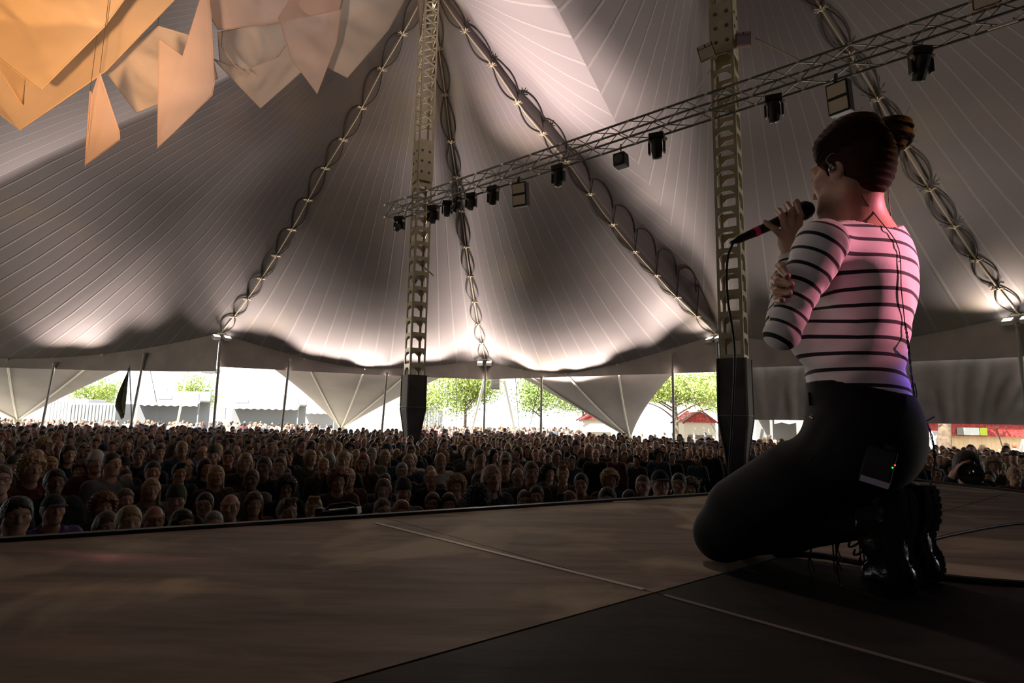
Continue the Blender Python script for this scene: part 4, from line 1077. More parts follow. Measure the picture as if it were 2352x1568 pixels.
def look_of():
    h = str(rng.choice(HK, p=HP)); c = str(rng.choice(HC_K, p=HC_P)) if h not in ('cap', 'beanie', 'hat') else str(rng.choice(['black', 'charcoal', 'navy', 'olive', 'maroon']))
    return h, c, str(rng.choice(CK, p=CP)), int(rng.choice(4, p=[.5, .28, .16, .06]))
for (dist, x, y, row, nth, px) in spots[:NEAR]:
    h, c, cl, sk = look_of(); gl = rng.random() < .15 and h != 'hat'
    lb = f"{HN[h].format(c)}, {cl} top{', glasses' if gl else ''}, {ordw(nth)} person from left in {ordw(row + 3)} crowd row" if row >= 0 else f"{HN[h].format(c)}, {cl} top{', glasses' if gl else ''}, {ordw(nth)} from left, {ordw(-row)} row beside stage corner"
    person(x, y, float(np.clip(rng.normal(1.72, .075), 1.55, 1.9)), face_to(x, y, float(rng.normal(0, .22))), lb, h, c, cl, sk, None, gl)

# the rest of the crowd: one object
LO = [build_person(p_, h_, True) for p_, h_ in (('down', 1.0), ('pockets', 1.08))]
def crowd_mesh(name, pts, label, lit=False):
    Vs, Fs, Ms = [], [], []; base = 0; mats = SKIN[:3] + list(HAIRM.values()) + [CLOTHM[c] for c in CK] + [trouser_m]
    mi = {m.name: i for i, m in enumerate(mats)}
    for (x, y, h, yaw) in pts:
        hk, hc, cl, sk = look_of(); s = h / 1.745; c_, s_ = math.cos(yaw), math.sin(yaw); R_ = np.array([[c_, s_, 0], [-s_, c_, 0], [0, 0, 1]])
        bodyp = LO[int(rng.integers(2))]; parts_ = [(bodyp['skin'], min(sk, 2)), (bodyp['jacket'], mi[CLOTHM[cl].name]), (bodyp['trousers'], mi[trouser_m.name])]
        if hk != 'bald':
            hv = HAIR_LO[hk]; hm = CLOTHM[hc] if hk in ('cap', 'beanie', 'hat') else HAIRM[hc]
            if hm.name in mi: parts_.append(((hv[0] + HC, hv[1]), mi[hm.name]))
        for (v, f_), m_ in parts_:
            Vs.append((v * s) @ R_ + np.array([x, y, 0])); Fs.append(f_ + base); Ms.append(np.full(len(f_), m_)); base += len(v)
    me_ = mesh_from(name, np.vstack(Vs), np.vstack(Fs))
    for m_ in mats: me_.materials.append(m_)
    me_.polygons.foreach_set('material_index', np.concatenate(Ms).astype(np.int32))
    return tag(link(name, me_), label, 'crowd', kind='stuff')
crowd_mesh('crowd', [(x, y, float(np.clip(rng.normal(1.72, .08), 1.5, 1.92)), face_to(x, y, float(rng.normal(0, .25)))) for (_, x, y, *_r) in spots[NEAR:]], 'dense far rows of the crowd under the tent')
print('CROWD', len(placed), len(spots))
# ================================================================== OUTSIDE THE TENT
bark = mat('bark', (.15, .11, .075), .9, noise=(6, (.08, .06, .045), .4, .6), bump=(8, .5))
leafM = [mat('leaf_fresh', (.30, .38, .10), .7), mat('leaf_mid', (.24, .33, .10), .7)]
def tree(x, y, h, rad, label, trunk_r=.18, low=.35, n=2600, lm=0, lean=0.0):
    root = thing('leafy_tree', label, 'tree', (x, y, 0), 'trees beyond the tent')
    b = MB(); top = np.array([x + lean, y, h * .75]); base = np.array([x, y, 0.0])
    b.tube(spline([base, base * .6 + top * .4 + np.array([.1, 0, 0]), top], 14), np.linspace(trunk_r, trunk_r * .35, len(spline([base, base, top], 14))), 9)
    for k in range(7):
        a = rng.uniform(0, 2 * math.pi); s = base * (1 - .5 - k * .05) + top * (.5 + k * .05); e = s + np.array([math.cos(a) * rad * .75, math.sin(a) * rad * .75, h * .18])
        b.tube(spline([s, (s + e) / 2 + (0, 0, .2), e], 8), np.linspace(trunk_r * .4, .03, len(spline([s, s, e], 8))), 6)
    b.build('trunk', bark, root, True)
    # clumps of leaves
    n = int(n * 2.6)
    cl = rng.normal(0, 1, (16, 3)); cl /= np.linalg.norm(cl, axis=1)[:, None]; cl *= (rng.random(16) ** .4)[:, None] * .75
    C0 = np.array([x + lean, y, h * (low + 1) / 2]); R_ = np.array([rad, rad, h * (1 - low) / 2])
    P = C0 + (cl[rng.integers(0, 16, n)] + rng.normal(0, .22, (n, 3))) * R_
    A = rng.normal(0, 1, (n, 3)); A /= np.linalg.norm(A, axis=1)[:, None]; B2 = np.cross(A, rng.normal(0, 1, (n, 3))); B2 /= np.linalg.norm(B2, axis=1)[:, None]
    s = rng.uniform(.07, .15, n)[:, None]
    V = np.stack([P - A * s, P + B2 * s * .55, P + A * s, P - B2 * s * .55], 1).reshape(-1, 3)
    me_ = mesh_from('crown', V, np.arange(n * 4).reshape(n, 4), False); o = link('crown', me_, leafM[lm], root); o['kind'] = 'stuff'
def tr(px, y, h, rad, label, **k): p = at_y(px, 1000, y); tree(p[0], y, h, rad, label, **k)
tr(1065, 50, 7.6, 3.2, 'leafy green tree just right of the left tower, left of the white A-frame', n=3200)
tr(1240, 54, 7.4, 3.0, 'leafy green tree right of the middle eave pole', n=3200, lm=1)
tr(1338, 66, 7.4, 3.0, 'leafy green tree in front of the far people, left of the red-roofed huts', n=2400, lm=1)
tr(1552, 44, 6.4, 4.2, 'spreading tree whose branches hang over the red-roofed hut', n=4200, low=.5)
tr(1662, 58, 8.0, 3.4, 'leafy tree behind the right tower foot', n=2400, low=.45)
tr(205, 62, 6.4, 2.4, 'pale green tree above the dark containers at the left', n=1600)
tr(440, 66, 7.0, 2.6, 'pale hazy tree behind the first food stall', n=1600)
tr(965, 58, 6.6, 2.6, 'leafy tree just behind the left tower foot', n=1800, lm=1)
tr(1800, 35, 8.0, 3.0, 'thick-trunked tree between the right tower and the singer', trunk_r=.30, low=.6)
tr(2152, 23.2, 7.0, 3.0, 'forked tree trunk right of the singer hip', trunk_r=.34, low=.62, lean=.5)

wallw = mat('hut_wall', (.42, .38, .32), .85); redm = mat('red_boards', (.30, .045, .042), .8, noise=(9, (.18, .022, .02), .4, .6))
timber = mat('plank_wall', (.60, .45, .28), .8, noise=(3, (.54, .40, .24), .4, .6)); darkc = mat('dark_panel', (.19, .195, .20), .7); greyc = mat('grey_panel', (.40, .40, .41), .7); awn = mat('awning_white', (.62, .62, .6), .8)
def hut(px, py, y, w, hwall, hroof, label, sign=False):
    p = at_y(px, 1000, y); x = p[0]; root = thing('red_gabled_hut', label, 'hut', (x, y, 0), 'red-roofed huts beyond the tent')
    MB().box((x, y + 1.5, hwall / 2), (w * .94, 3, hwall)).build('wall', wallw, root)
    b = MB(); a = [(x - w / 2, y - .2, hwall), (x + w / 2, y - .2, hwall), (x, y - .2, hwall + hroof)]; c = [(q[0], y + 3.2, q[2]) for q in a]
    b.add(a + c, [(0, 1, 2), (3, 5, 4), (0, 3, 4, 1), (1, 4, 5, 2), (2, 5, 3, 0)]); b.build('gable', redm, root)
    b = MB()
    for sg in (-1, 1): b.bar((x + sg * w * .54, y - .3, hwall - .08), (x, y - .3, hwall + hroof + .08), .12, .06, (0, 1, 0)); b.bar((x + sg * w * .54, y + 3.2, hwall - .08), (x, y + 3.2, hwall + hroof + .08), .12, .06, (0, 1, 0))
    b.build('roof_edge', mat('roof_edge', (.13, .02, .02), .8), root)
    MB().box((x, y - .02, 1.05), (w * .7, .06, .9)).build('serving_hatch', mat('hatch_shadow', (.10, .085, .07), .8), root)
    if sign: MB().box((x + w * .3, y - .25, hwall + .15), (.4, .04, .25)).build('sign_plate', awn, root)
hut(1375, 955, 52, 3.0, 2.55, .85, 'red-gabled hut left of the pale skirt tip', True)
hut(1608, 965, 46, 2.6, 2.45, .85, 'red-gabled hut left of the right tower foot')
def stall(px, y, w, h, label, awning=True, m=None, sign=None):
    p = at_y(px, 1000, y); x = p[0]; root = thing('food_stall', label, 'stall', (x, y, 0), 'dark stalls beyond the tent')
    MB().box((x, y + 1.5, h * .5 + 1.0), (w, .1, h * 1.0)).build('back_wall', m or darkc, root)
    MB().box((x, y + .7, h), (w, 2.2, .12)).build('roof', m or darkc, root)
    MB().box((x, y - .35, h + .3), (w * .96, .08, .75), None, .02).build('sign_board', m or darkc, root)
    MB().box((x, y, .55), (w * .96, .6, 1.1)).build('counter', greyc, root)
    for sg in (-1, 1): MB().bar((x + sg * w * .48, y - .3, 0), (x + sg * w * .48, y - .3, h), .1).build('post', darkc, root)
    if awning:
        n = int(w / .35); V = []; Fq = []
        for i in range(n + 1):
            xx = x - w / 2 + w * i / n; V += [(xx, y - .3, h - .05), (xx, y - .8, h - .28), (xx, y - .82, h - (.42 if i % 2 else .52))]
        for i in range(n): Fq += [(3 * i, 3 * i + 1, 3 * i + 4, 3 * i + 3), (3 * i + 1, 3 * i + 2, 3 * i + 5, 3 * i + 4)]
        MB().add(V, Fq).build('awning', awn, root)
    if sign: MB().box((x + sign, y - .42, h + .3), (1.2, .03, .3)).build('sign_panel', awn, root)
stall(372, 56, 7.0, 3.6, 'dark stall with a scalloped white awning, right of the hanging flag', sign=.2)
stall(600, 60, 7.6, 3.5, 'dark stall with a white awning, left of the pale skirt', sign=-2)
stall(725, 66, 4.2, 3.2, 'grey stall half hidden behind the pale skirt', m=greyc)
stall(1830, 31, 3.0, 2.9, 'dark stall with goods on its shelves, between the right tower and the singer')
def container(px, y, w, h, label, m):
    p = at_y(px, 1000, y); b = MB(); x = p[0]; root = thing('storage_container', label, 'container', (x, y, 0), 'dark containers at the left')
    b.box((x, y + 1.2, h / 2), (w, 2.4, h), None, .03); b.build('shell', m, root)
    r = MB()
    for i in range(int(w / .3)): r.box((x - w / 2 + .2 + i * .3, y - .02, h / 2), (.12, .05, h * .9))
    r.build('ribbed_side', m, root)
container(148, 54, 3.6, 3.55, 'grey container at the far left, beside the darker one', greyc)
container(206, 52, 4.2, 3.2, 'black container at the far left, between leaning pole and flag', darkc)
container(985, 62, 2.2, 3.6, 'small dark booth behind the left tower foot', darkc)
# timber hall with red fascia and signs on the right
ya = 26.0; xa, xb = at_y(2095, 1000, ya)[0], at_y(2440, 1000, ya)[0]
root = thing('timber_hall', 'long plank-walled hall with red fascia behind the photographer', 'building', ((xa + xb) / 2, ya, 0))
b = MB()
for i in range(int((xb - xa) / .2)): b.box((xa + .1 + i * .2, ya, 1.1), (.196, .08, 2.2))
b.build('plank_wall', timber, root); MB().box(((xa + xb) / 2, ya - .3, 2.27), (xb - xa + .4, .12, .55)).build('fascia', redm, root)
b = MB(); b.add([(xa - .3, ya - .5, 2.55), (xb + .3, ya - .5, 2.55), (xb + .3, ya + 4, 4.0), (xa - .3, ya + 4, 4.0)], [(0, 1, 2, 3)]); b.build('roof', redm, root)
zs = at_y(2205, 990, ya - .4)[2]
for px, w, m_ in ((2206, .28, mat('sign_grey', (.16, .16, .15), .7)), (2232, .72, mat('sign_white', (.50, .53, .50), .7)), (2259, .34, mat('sign_lime', (.36, .45, .04), .7))):
    q = at_y(px, 992, ya - .42); MB().box((q[0], ya - .40, zs), (w, .03, .32)).build('sign_board', m_, root)
p = at_y(1895, 1000, 29); root = thing('plank_booth', 'pale plank booth with red roof edge behind the singer back', 'hut', (p[0] + .8, 29, 0))
MB().box((p[0] + .8, 29.6, 1.3), (3.2, 1.2, 2.6)).build('plank_wall', timber, root); MB().bar((p[0] - .9, 28.9, 2.5), (p[0] + .8, 28.9, 3.4), .14, .08, (0, 1, 0)).build('roof_edge', redm, root)
q = at_y(2120, 1000, 24.5); tag(MB().box((q[0], 24.6, 1.1), (1.3, .5, 2.2), None, .04).build('grey_booth', greyc), 'grey panel booth between the forked trunk and the singer hip', 'booth')

# white A-frame masts and stay ropes outside
white_m = mat('mast_white', (.62, .62, .60), .5)
def leg_pair(pts, r, label, m=white_m, name='support_mast'):
    tag(MB().tube([at_y(*a) for a in pts], r, 8).build(name, m, None, True), label, 'pole', 'masts and stays outside the eave')
leg_pair([(1078, 1012, 37), (1112, 872, 34)], .08, 'white slanted mast left of the middle eave pole')
leg_pair([(1188, 1012, 37), (1158, 872, 34)], .08, 'white slanted mast right of the hanging speaker')
leg_pair([(402, 1000, 40), (432, 846, 36)], .07, 'pale slanted mast left of the peaked eave pole')
leg_pair([(525, 1000, 40), (484, 856, 36)], .07, 'pale slanted mast right of the peaked eave pole, leaning left')
leg_pair([(1737, 1075, 24), (1752, 985, 24)], .07, 'pale slanted mast just right of the right tower')
leg_pair([(2336, 1075, 21), (2352, 1010, 21)], .06, 'pale slanted mast at the right frame edge')
for a, c, lb in (((1048, 862, 33), (1048, 1010, 37), 'thin dark stay rope left of the middle eave pole'), ((1184, 865, 33), (1194, 1010, 38), 'thin dark stay rope right of the hanging speaker'), ((1242, 872, 30), (1212, 1000, 38), 'thin stay rope leaning left of the pole before the trees'),
                 ((1570, 872, 28), (1650, 1000, 36), 'thin stay rope crossing the green branches'), ((345, 850, 34), (372, 985, 40), 'thin stay rope right of the hanging flag'), ((2288, 980, 22), (2318, 1075, 25), 'thin pale stay rope before the timber hall')):
    tag(MB().tube([at_y(*a), at_y(*c)], .018, 6).build('stay_rope', dark_rope, None, True), lb, 'rope', 'masts and stays outside the eave')
# delay speaker hanging under the eave
p = at_y(1138, 872, 31.6); root = thing('hanging_speaker', 'grey line speaker hanging at the eave right of the middle pole', 'speaker', (p[0], p[1], p[2] + .25))
for k in range(3):
    bx_ = MB().box((p[0], p[1], p[2] - .0 - k * .21), (.48, .40, .19), None, .02).build('speaker_box', greyc, root); MB().box((p[0], p[1] - .205, p[2] - k * .21), (.40, .015, .13)).build('grille', darkc, bx_)
MB().bar((p[0], p[1], p[2] + .1), (p[0], p[1], p[2] + .6), .03).build('hanger', dark_steel, root)
p = at_y(484, 852, 30); tag(MB().box((p[0], p[1], p[2]), (.75, .5, .22), None, .03).build('eave_box', darkc), 'small dark box under the eave beside the peaked pole', 'box')

# people walking about outside
def out_pts():
    pts = []
    for _ in range(260): y = rng.uniform(36, 60); px = rng.uniform(930, 1340); pts.append((at_y(px, 1000, y)[0], y))
    for _ in range(260): y = rng.uniform(38, 56); px = rng.uniform(-20, 760); pts.append((at_y(px, 1000, y)[0], y))
    for _ in range(14): y = rng.uniform(34, 44); px = rng.uniform(1450, 1700); pts.append((at_y(px, 1000, y)[0], y))
    for _ in range(7): y = rng.uniform(24, 28); px = rng.uniform(1750, 1860); pts.append((at_y(px, 1000, y)[0], y))
    for _ in range(6): y = rng.uniform(21, 24); px = rng.uniform(2110, 2350); pts.append((at_y(px, 1000, y)[0], y))
    ok = []
    for x, y in pts:
        v = Vector((x, y, 0)); bad = False
        for o in bpy.data.objects:
            if o.parent is None and o.get('category') in ('tree', 'hut', 'stall', 'container', 'building', 'booth', 'pole') and o.type == 'EMPTY':
                d = o.location - v; w = {'tree': .7, 'hut': 2.6, 'stall': 5.2, 'container': 3.4, 'building': 0, 'booth': 1.2, 'pole': .5}[o['category']]
                if abs(d.x) < w and -1.2 < -d.y < (3.8 if o['category'] != 'tree' else .7) : bad = True; break
        if not bad and not in_ring(x, y): ok.append((x, y))
    return [(x, y, float(np.clip(rng.normal(1.72, .09), 1.3, 1.9)), rng.uniform(0, 6.28)) for x, y in ok]
CKs = CK; CK = ['grey', 'white', 'denim blue', 'maroon', 'black', 'brown', 'white', 'teal', 'grey', 'white']; CP = np.full(10, .1)
crowd_mesh('crowd', out_pts(), 'people strolling in the bright daylight outside the tent')
CK = CKs
# ================================================================== CLOTH SAILS OVER THE STAGE
sail_o = sheer('sail_cloth_warm', (.80, .66, .50), .92, .5)
sail_p = sheer('sail_cloth_pale', (.74, .66, .60), .84, .5)
sail_r = sheer('sail_cloth_rose', (.74, .60, .56), .86, .5)
def sail(pts, label, m, folds=2, amp=.05, sub=14):
    """pts: outline in picture columns/rows with a depth in metres; first and third corners are opposite"""
    C_ = [at_d(*p) for p in pts]; n = len(C_); b = MB(); cen = sum(C_) / n
    root = thing('cloth_sail', label, 'sail', tuple(cen), 'sheer cloth sails over the stage')
    bm = bmesh.new(); vs = [bm.verts.new(c) for c in C_]; bm.faces.new(vs)
    bmesh.ops.triangulate(bm, faces=bm.faces[:], quad_method='BEAUTY', ngon_method='BEAUTY')
    bmesh.ops.subdivide_edges(bm, edges=bm.edges[:], cuts=sub, use_grid_fill=True)
    nrm = unit(np.cross(C_[1] - C_[0], C_[2] - C_[1])); ph = rng.uniform(0, 6)
    P = np.array([v.co[:] for v in bm.verts]); L_ = np.ptp(P, axis=0).max()
    # distance to the outline keeps the hems straight
    dm = np.full(len(P), 1e9)
    for i in range(n):
        a, c = C_[i], C_[(i + 1) % n]; t = np.clip(((P - a) @ (c - a)) / max(1e-9, (c - a) @ (c - a)), 0, 1); dm = np.minimum(dm, np.linalg.norm(P - a - t[:, None] * (c - a), axis=1))
    k = np.clip(dm / (L_ * .18), 0, 1); u = (P - cen) @ unit(C_[0] - C_[1]); off = amp * k * (np.sin(u / L_ * folds * 6.3 + ph) + .5 * np.sin(u / L_ * folds * 14 + ph * 2))
    P = P + nrm * off[:, None]
    for v, p in zip(bm.verts, P): v.co = p
    me_ = bpy.data.meshes.new('cloth'); bm.to_mesh(me_); bm.free(); me_.polygons.foreach_set('use_smooth', np.ones(len(me_.polygons), dtype=bool))
    link('cloth', me_, m, root)
    h = MB(); h.tube(C_ + [C_[0]], .006, 5); h.build('hem', m, root, True)
    # cord from the topmost corner up to the rig
    t_ = max(C_, key=lambda q: q[2]); MB().tube([t_, t_ + np.array([0, 0, 1.6])], .0022, 5).build('cord', dark_rope, root, True)
SAILS = [
    ([(-260, -120, 5.2), (420, -20, 5.6), (240, 165, 5.2), (45, 298, 4.9), (-60, 215, 4.8)], 'largest orange-lit sail at the upper left, its lower corner above the kite', sail_o, 2, .06),
    ([(-120, 40, 4.6), (-40, -60, 4.5), (330, -60, 4.9), (240, 60, 4.7), (95, 205, 4.5), (70, 190, 4.5)], 'inner orange-lit sail nearest the upper left corner', sail_o, 3, .05),
    ([(-30, 130, 5.0), (60, 160, 5.1), (50, 240, 4.9), (-40, 100, 4.8)], 'narrow orange sail strip at the left frame edge', sail_o, 1, .02),
    ([(229, 168, 4.6), (273, 300, 4.7), (275, 320, 4.7), (196, 380, 4.5), (214, 215, 4.55)], 'small kite-shaped sail hanging lowest and alone at the left', sail_r, 1, .03),
    ([(207, 210, 4.75), (230, 240, 4.72), (215, 360, 4.62), (196, 380, 4.55)], 'narrow folded flap behind the small kite-shaped sail', sail_r, 1, .01),
    ([(240, 158, 5.6), (362, 60, 6.0), (480, 95, 6.2), (500, 180, 6.0), (312, 258, 5.7)], 'beige sail between the kite and the long spike', sail_p, 2, .05),
    ([(472, -40, 5.2), (484, 30, 5.2), (492, 190, 5.2), (487, 218, 5.2), (362, 340, 5.0), (366, 90, 5.1), (420, 130, 5.1)], 'long pink spike-shaped sail hanging down beside the beige sail', sail_r, 2, .04),
    ([(300, -40, 6.3), (345, -30, 6.3), (320, 90, 6.1), (302, 138, 6.0), (268, 60, 6.1)], 'short pale spike sail behind the orange one', sail_p, 1, .02),
    ([(480, -60, 5.8), (800, -60, 6.0), (780, 22, 6.0), (600, 58, 5.9), (500, 68, 5.8), (484, 40, 5.8)], 'rose sail along the top edge, right of the long spike', sail_r, 3, .05),
    ([(490, 135, 6.4), (560, 165, 6.4), (640, 130, 6.5), (672, 80, 6.6), (697, 160, 6.5), (598, 248, 6.3)], 'beige V-shaped sail with its point in the middle of the row', sail_p, 2, .04),
    ([(500, 75, 6.9), (660, 40, 7.0), (650, 120, 6.9), (560, 175, 6.8), (505, 140, 6.8)], 'pale sail behind the V-shaped one', sail_p, 2, .05),
    ([(640, 40, 5.9), (700, -50, 6.0), (795, -50, 6.1), (772, 100, 6.0), (728, 215, 5.8), (670, 135, 5.8)], 'pink spike sail pointing down right of the V-shaped sail', sail_r, 2, .04),
    ([(752, 20, 6.6), (810, -60, 6.7), (960, -60, 6.8), (892, 68, 6.6), (797, 178, 6.4), (755, 156, 6.4)], 'long beige sail at the right end of the row', sail_p, 2, .04),
    ([(956, -40, 6.2), (980, -40, 6.2), (974, 10, 6.1), (966, 82, 6.0)], 'thin pink strip hanging beside the left tower top', sail_r, 1, .01),
    ([(508, 106, 5.9), (530, 140, 5.95), (572, 172, 5.9), (540, 150, 5.85)], 'small curled white strip between the sails', sail_p, 1, .01),
]
for a in SAILS: sail(*a)
spot('sail_lamp', (-1.2, 0.4, 2.3), at_d(120, 40, 5.0), 2700, (1.0, .50, .19), 30, .9, .10)
spot('sail_lamp', (-0.9, 0.1, 2.2), at_d(600, 60, 5.9), 1150, (1.0, .70, .52), 32, .9, .10)
# ================================================================== THE SINGER
FD = unit((-.77, .64, 0)); LF = np.array([-FD[1], FD[0], 0]) ; UPZ = np.array([0, 0, 1.0])     # facing, her left, up
if LF @ np.array([0, -1, 0]) < 0: LF = -LF
AXB = np.array([LF, FD, UPZ])
D_ = lambda x, y, d: at_d(x, y, d).astype(np.float32)
J = dict(
    head=D_(1952, 401, 1.55), neck0=D_(1956, 455, 1.55), neck1=D_(1980, 545, 1.565),
    shL=D_(1886, 562, 1.42), elL=D_(1797, 764, 1.40), wrL=D_(1816, 592, 1.535),
    shR=D_(2032, 588, 1.67), elR=D_(1905, 766, 1.88), wrR=D_(1812, 662, 1.60),
    chest=D_(1984, 655, 1.565), waist=D_(1966, 830, 1.56), hip=D_(1985, 990, 1.56),
)
hipL = J['hip'] + LF * .085 + UPZ * -.03; hipR = J['hip'] - LF * .085 + UPZ * -.03
knL = D_(1658, 1222, 1.74); knL[2] = SZ + .084
knR = knL - LF * .17 + FD * .01
anL = D_(2010, 1192, 1.50); anR = anL - LF * .165 + FD * -.035
_hy = math.radians(-23)                    # the head is turned a little further from the camera than the chest
HF = np.array([FD[0] * math.cos(_hy) - FD[1] * math.sin(_hy), FD[0] * math.sin(_hy) + FD[1] * math.cos(_hy), 0]); HL = np.array([-HF[1], HF[0], 0])
_tilt = math.radians(4)
_f = HF * math.cos(_tilt) - UPZ * math.sin(_tilt); _u = np.cross(HL, -_f); _u = _u * np.sign(_u[2])
HAX = np.array([HL, -_f, _u]).astype(np.float32); HSC = np.float32(.98)
def to_head(P): return ((P - J['head']) @ HAX.T) / HSC
def from_head(q): return J['head'] + (np.asarray(q) * HSC) @ HAX

def arm_prims(grow=0.0):
    return [('cap', J['shL'], J['elL'], .0445 + grow, .0275 + grow), ('cap', J['elL'], J['elL'] * .35 + J['wrL'] * .65, .030 + grow, .028 + grow), ('cap', J['elL'] * .35 + J['wrL'] * .65, J['wrL'], .028 + grow, .0225 + grow)]
def armR_prims(grow=0.0):
    return [('cap', J['shR'], J['elR'], .044 + grow, .032 + grow), ('cap', J['elR'], J['wrR'], .041 + grow, .025 + grow)]
def union(P, prims, k):
    d = None
    for pr in prims:
        e = vcap(P, *pr[1:]) if pr[0] == 'cap' else vell(P, pr[1], pr[2], pr[3] if len(pr) > 3 else AXB)
        d = e if d is None else smin(d, e, k)
    return d
bustc = D_(1984, 752, 1.565)
def torso_sdf(P):
    d = vell(P, J['chest'] - FD * .004, (.152, .106, .20), AXB)
    d = smin(d, vell(P, J['chest'] + UPZ * .045 - FD * .012, (.155, .085, .12), AXB), .06)
    d = smin(d, vcap(P, J['shL'] - UPZ * .0, J['shR'] - UPZ * .0, .048, .048), .07)
    d = smin(d, vcap(P, J['neck1'] - UPZ * .035 + FD * .01, J['neck0'] + FD * .01, .066, .044), .06)
    d = smin(d, vell(P, J['waist'] + FD * .008, (.139, .106, .14), AXB), .07)
    for sg in (-1, 1): d = smin(d, vell(P, bustc + FD * .098 + LF * sg * .068 - UPZ * .020, (.066, .068, .070), AXB), .045)
    d = smin(d, vell(P, J['hip'] + UPZ * .0, (.168, .128, .145), AXB), .08)
    return d

def chain(P, pts, rad, k=.004):
    d = None
    for a, b, ra, rb in zip(pts[:-1], pts[1:], rad[:-1], rad[1:]):
        e = vcap(P, a, b, ra, rb); d = e if d is None else smin(d, e, k)
    return d
MIC_H, MIC_T = D_(1846, 484, 1.595), D_(1703, 547, 1.575); MAX_ = unit(MIC_T - MIC_H)
# left hand: palm near side, four fingers over the microphone, thumb behind
FL_ = [
    ([D_(1832, 533, 1.535), D_(1838, 496, 1.535), D_(1829, 464, 1.575), D_(1830, 472, 1.612)], (.0105, .0098, .0088, .0078)),
    ([D_(1818, 528, 1.532), D_(1818, 486, 1.532), D_(1807, 470, 1.575), D_(1812, 482, 1.610)], (.0108, .0100, .0090, .0080)),
    ([D_(1806, 531, 1.534), D_(1797, 496, 1.532), D_(1788, 484, 1.570), D_(1794, 496, 1.604)], (.0102, .0095, .0086, .0076)),
    ([D_(1796, 543, 1.540), D_(1780, 526, 1.540), D_(1764, 515, 1.552), D_(1757, 509, 1.560)], (.0092, .0084, .0074, .0064)),
]
TH_ = ([D_(1832, 552, 1.560), D_(1838, 532, 1.605), D_(1822, 512, 1.628)], (.0130, .0110, .0090))
def handL(P):
    d = vcap(P, J['wrL'], D_(1816, 556, 1.545), .0225, .025)
    d = smin(d, vcap(P, D_(1826, 556, 1.548), D_(1831, 534, 1.541), .021, .016), .018)
    d = smin(d, vcap(P, D_(1806, 560, 1.548), D_(1802, 538, 1.542), .019, .015), .018)
    d = smin(d, vcap(P, D_(1817, 556, 1.545), D_(1816, 532, 1.538), .019, .0155), .018)
    for pts, r in FL_: d = smin(d, chain(P, pts, [x * .93 for x in r]), .006)
    return smin(d, chain(P, *TH_), .010)
# right hand: comes round the left arm, four fingers lie over it
FR_ = []
for y0, x0, x1, y1, L_, rr in ((612, 1792, 1808, 634, 1.0, .0098), (640, 1784, 1816, 652, 1.0, .0103), (664, 1781, 1812, 672, 1.0, .0098), (683, 1784, 1796, 689, .8, .0086)):
    FR_.append(([D_(x0 + 14, y0 - 2, 1.535), D_(x0 - 2, y0, 1.462), D_(x0 + 4, y0 + 6, 1.405), D_(x1, y1, 1.371)], (rr * 1.1, rr * 1.08, rr * 1.0, rr * .84)))
def handR(P):
    d = vcap(P, J['wrR'], D_(1800, 655, 1.555), .024, .026)
    d = smin(d, vcap(P, D_(1804, 628, 1.545), D_(1800, 670, 1.545), .018, .017), .02)
    for pts, r in FR_: d = smin(d, chain(P, pts, r), .006)
    return smin(d, chain(P, [D_(1816, 640, 1.56), D_(1828, 606, 1.545), D_(1836, 590, 1.525)], (.013, .011, .009)), .01)

def face_sdf(P):
    q = to_head(P); return head_sdf(q) * HSC
def skin_sdf(P):
    d = face_sdf(P)
    nk = vcap(P, J['head'] - UPZ * .05 - FD * .022, J['neck1'] + FD * .012 - UPZ * .01, .045, .050)
    d = smin(d, nk, .035)
    # tendon from behind the ear to the collar
    d = smin(d, vcap(P, from_head((.058, .03, -.06)), J['neck1'] + LF * .03 + FD * .05 - UPZ * .03, .012, .012), .03)
    d = smin(d, torso_sdf(P) + .007, .05)
    a = smin(union(P, arm_prims(-.006), .02), handL(P), .012); d = smin(d, a, .012)
    a = smin(union(P, armR_prims(-.006), .02), handR(P), .012)
    d = smin(d, a, .006)
    for hp, kn, an in ((hipL, knL, anL), (hipR, knR, anR)):
        d = smin(d, vcap(P, hp, kn, .070, .050), .03); d = smin(d, vcap(P, kn, an, .048, .036), .02)
    return d
def box_of(pts, pad): A = np.array(pts); return A.min(0) - pad, A.max(0) + pad
def mesh_sdf(f, lo, hi, h): return nets(f, *(np.arange(lo[i], hi[i] + h, h) for i in range(3)))

lo, hi = box_of([J[k] for k in J] + [knL, knR, anL, anR, MIC_H], .16)
V_, F_ = mesh_sdf(skin_sdf, lo, hi, .0033)
skin_m = mat('singer_skin', (.43, .235, .165), .5, spec=.4, noise=(30, (.38, .20, .14), .4, .6), bump=(180, .06))
singer = thing('person', 'singer in striped top and black jeans kneeling on stage with a microphone at the mouth', 'person', (J['hip'][0], J['hip'][1], SZ))
body = link('body', mesh_from('body', V_, F_), skin_m, singer)
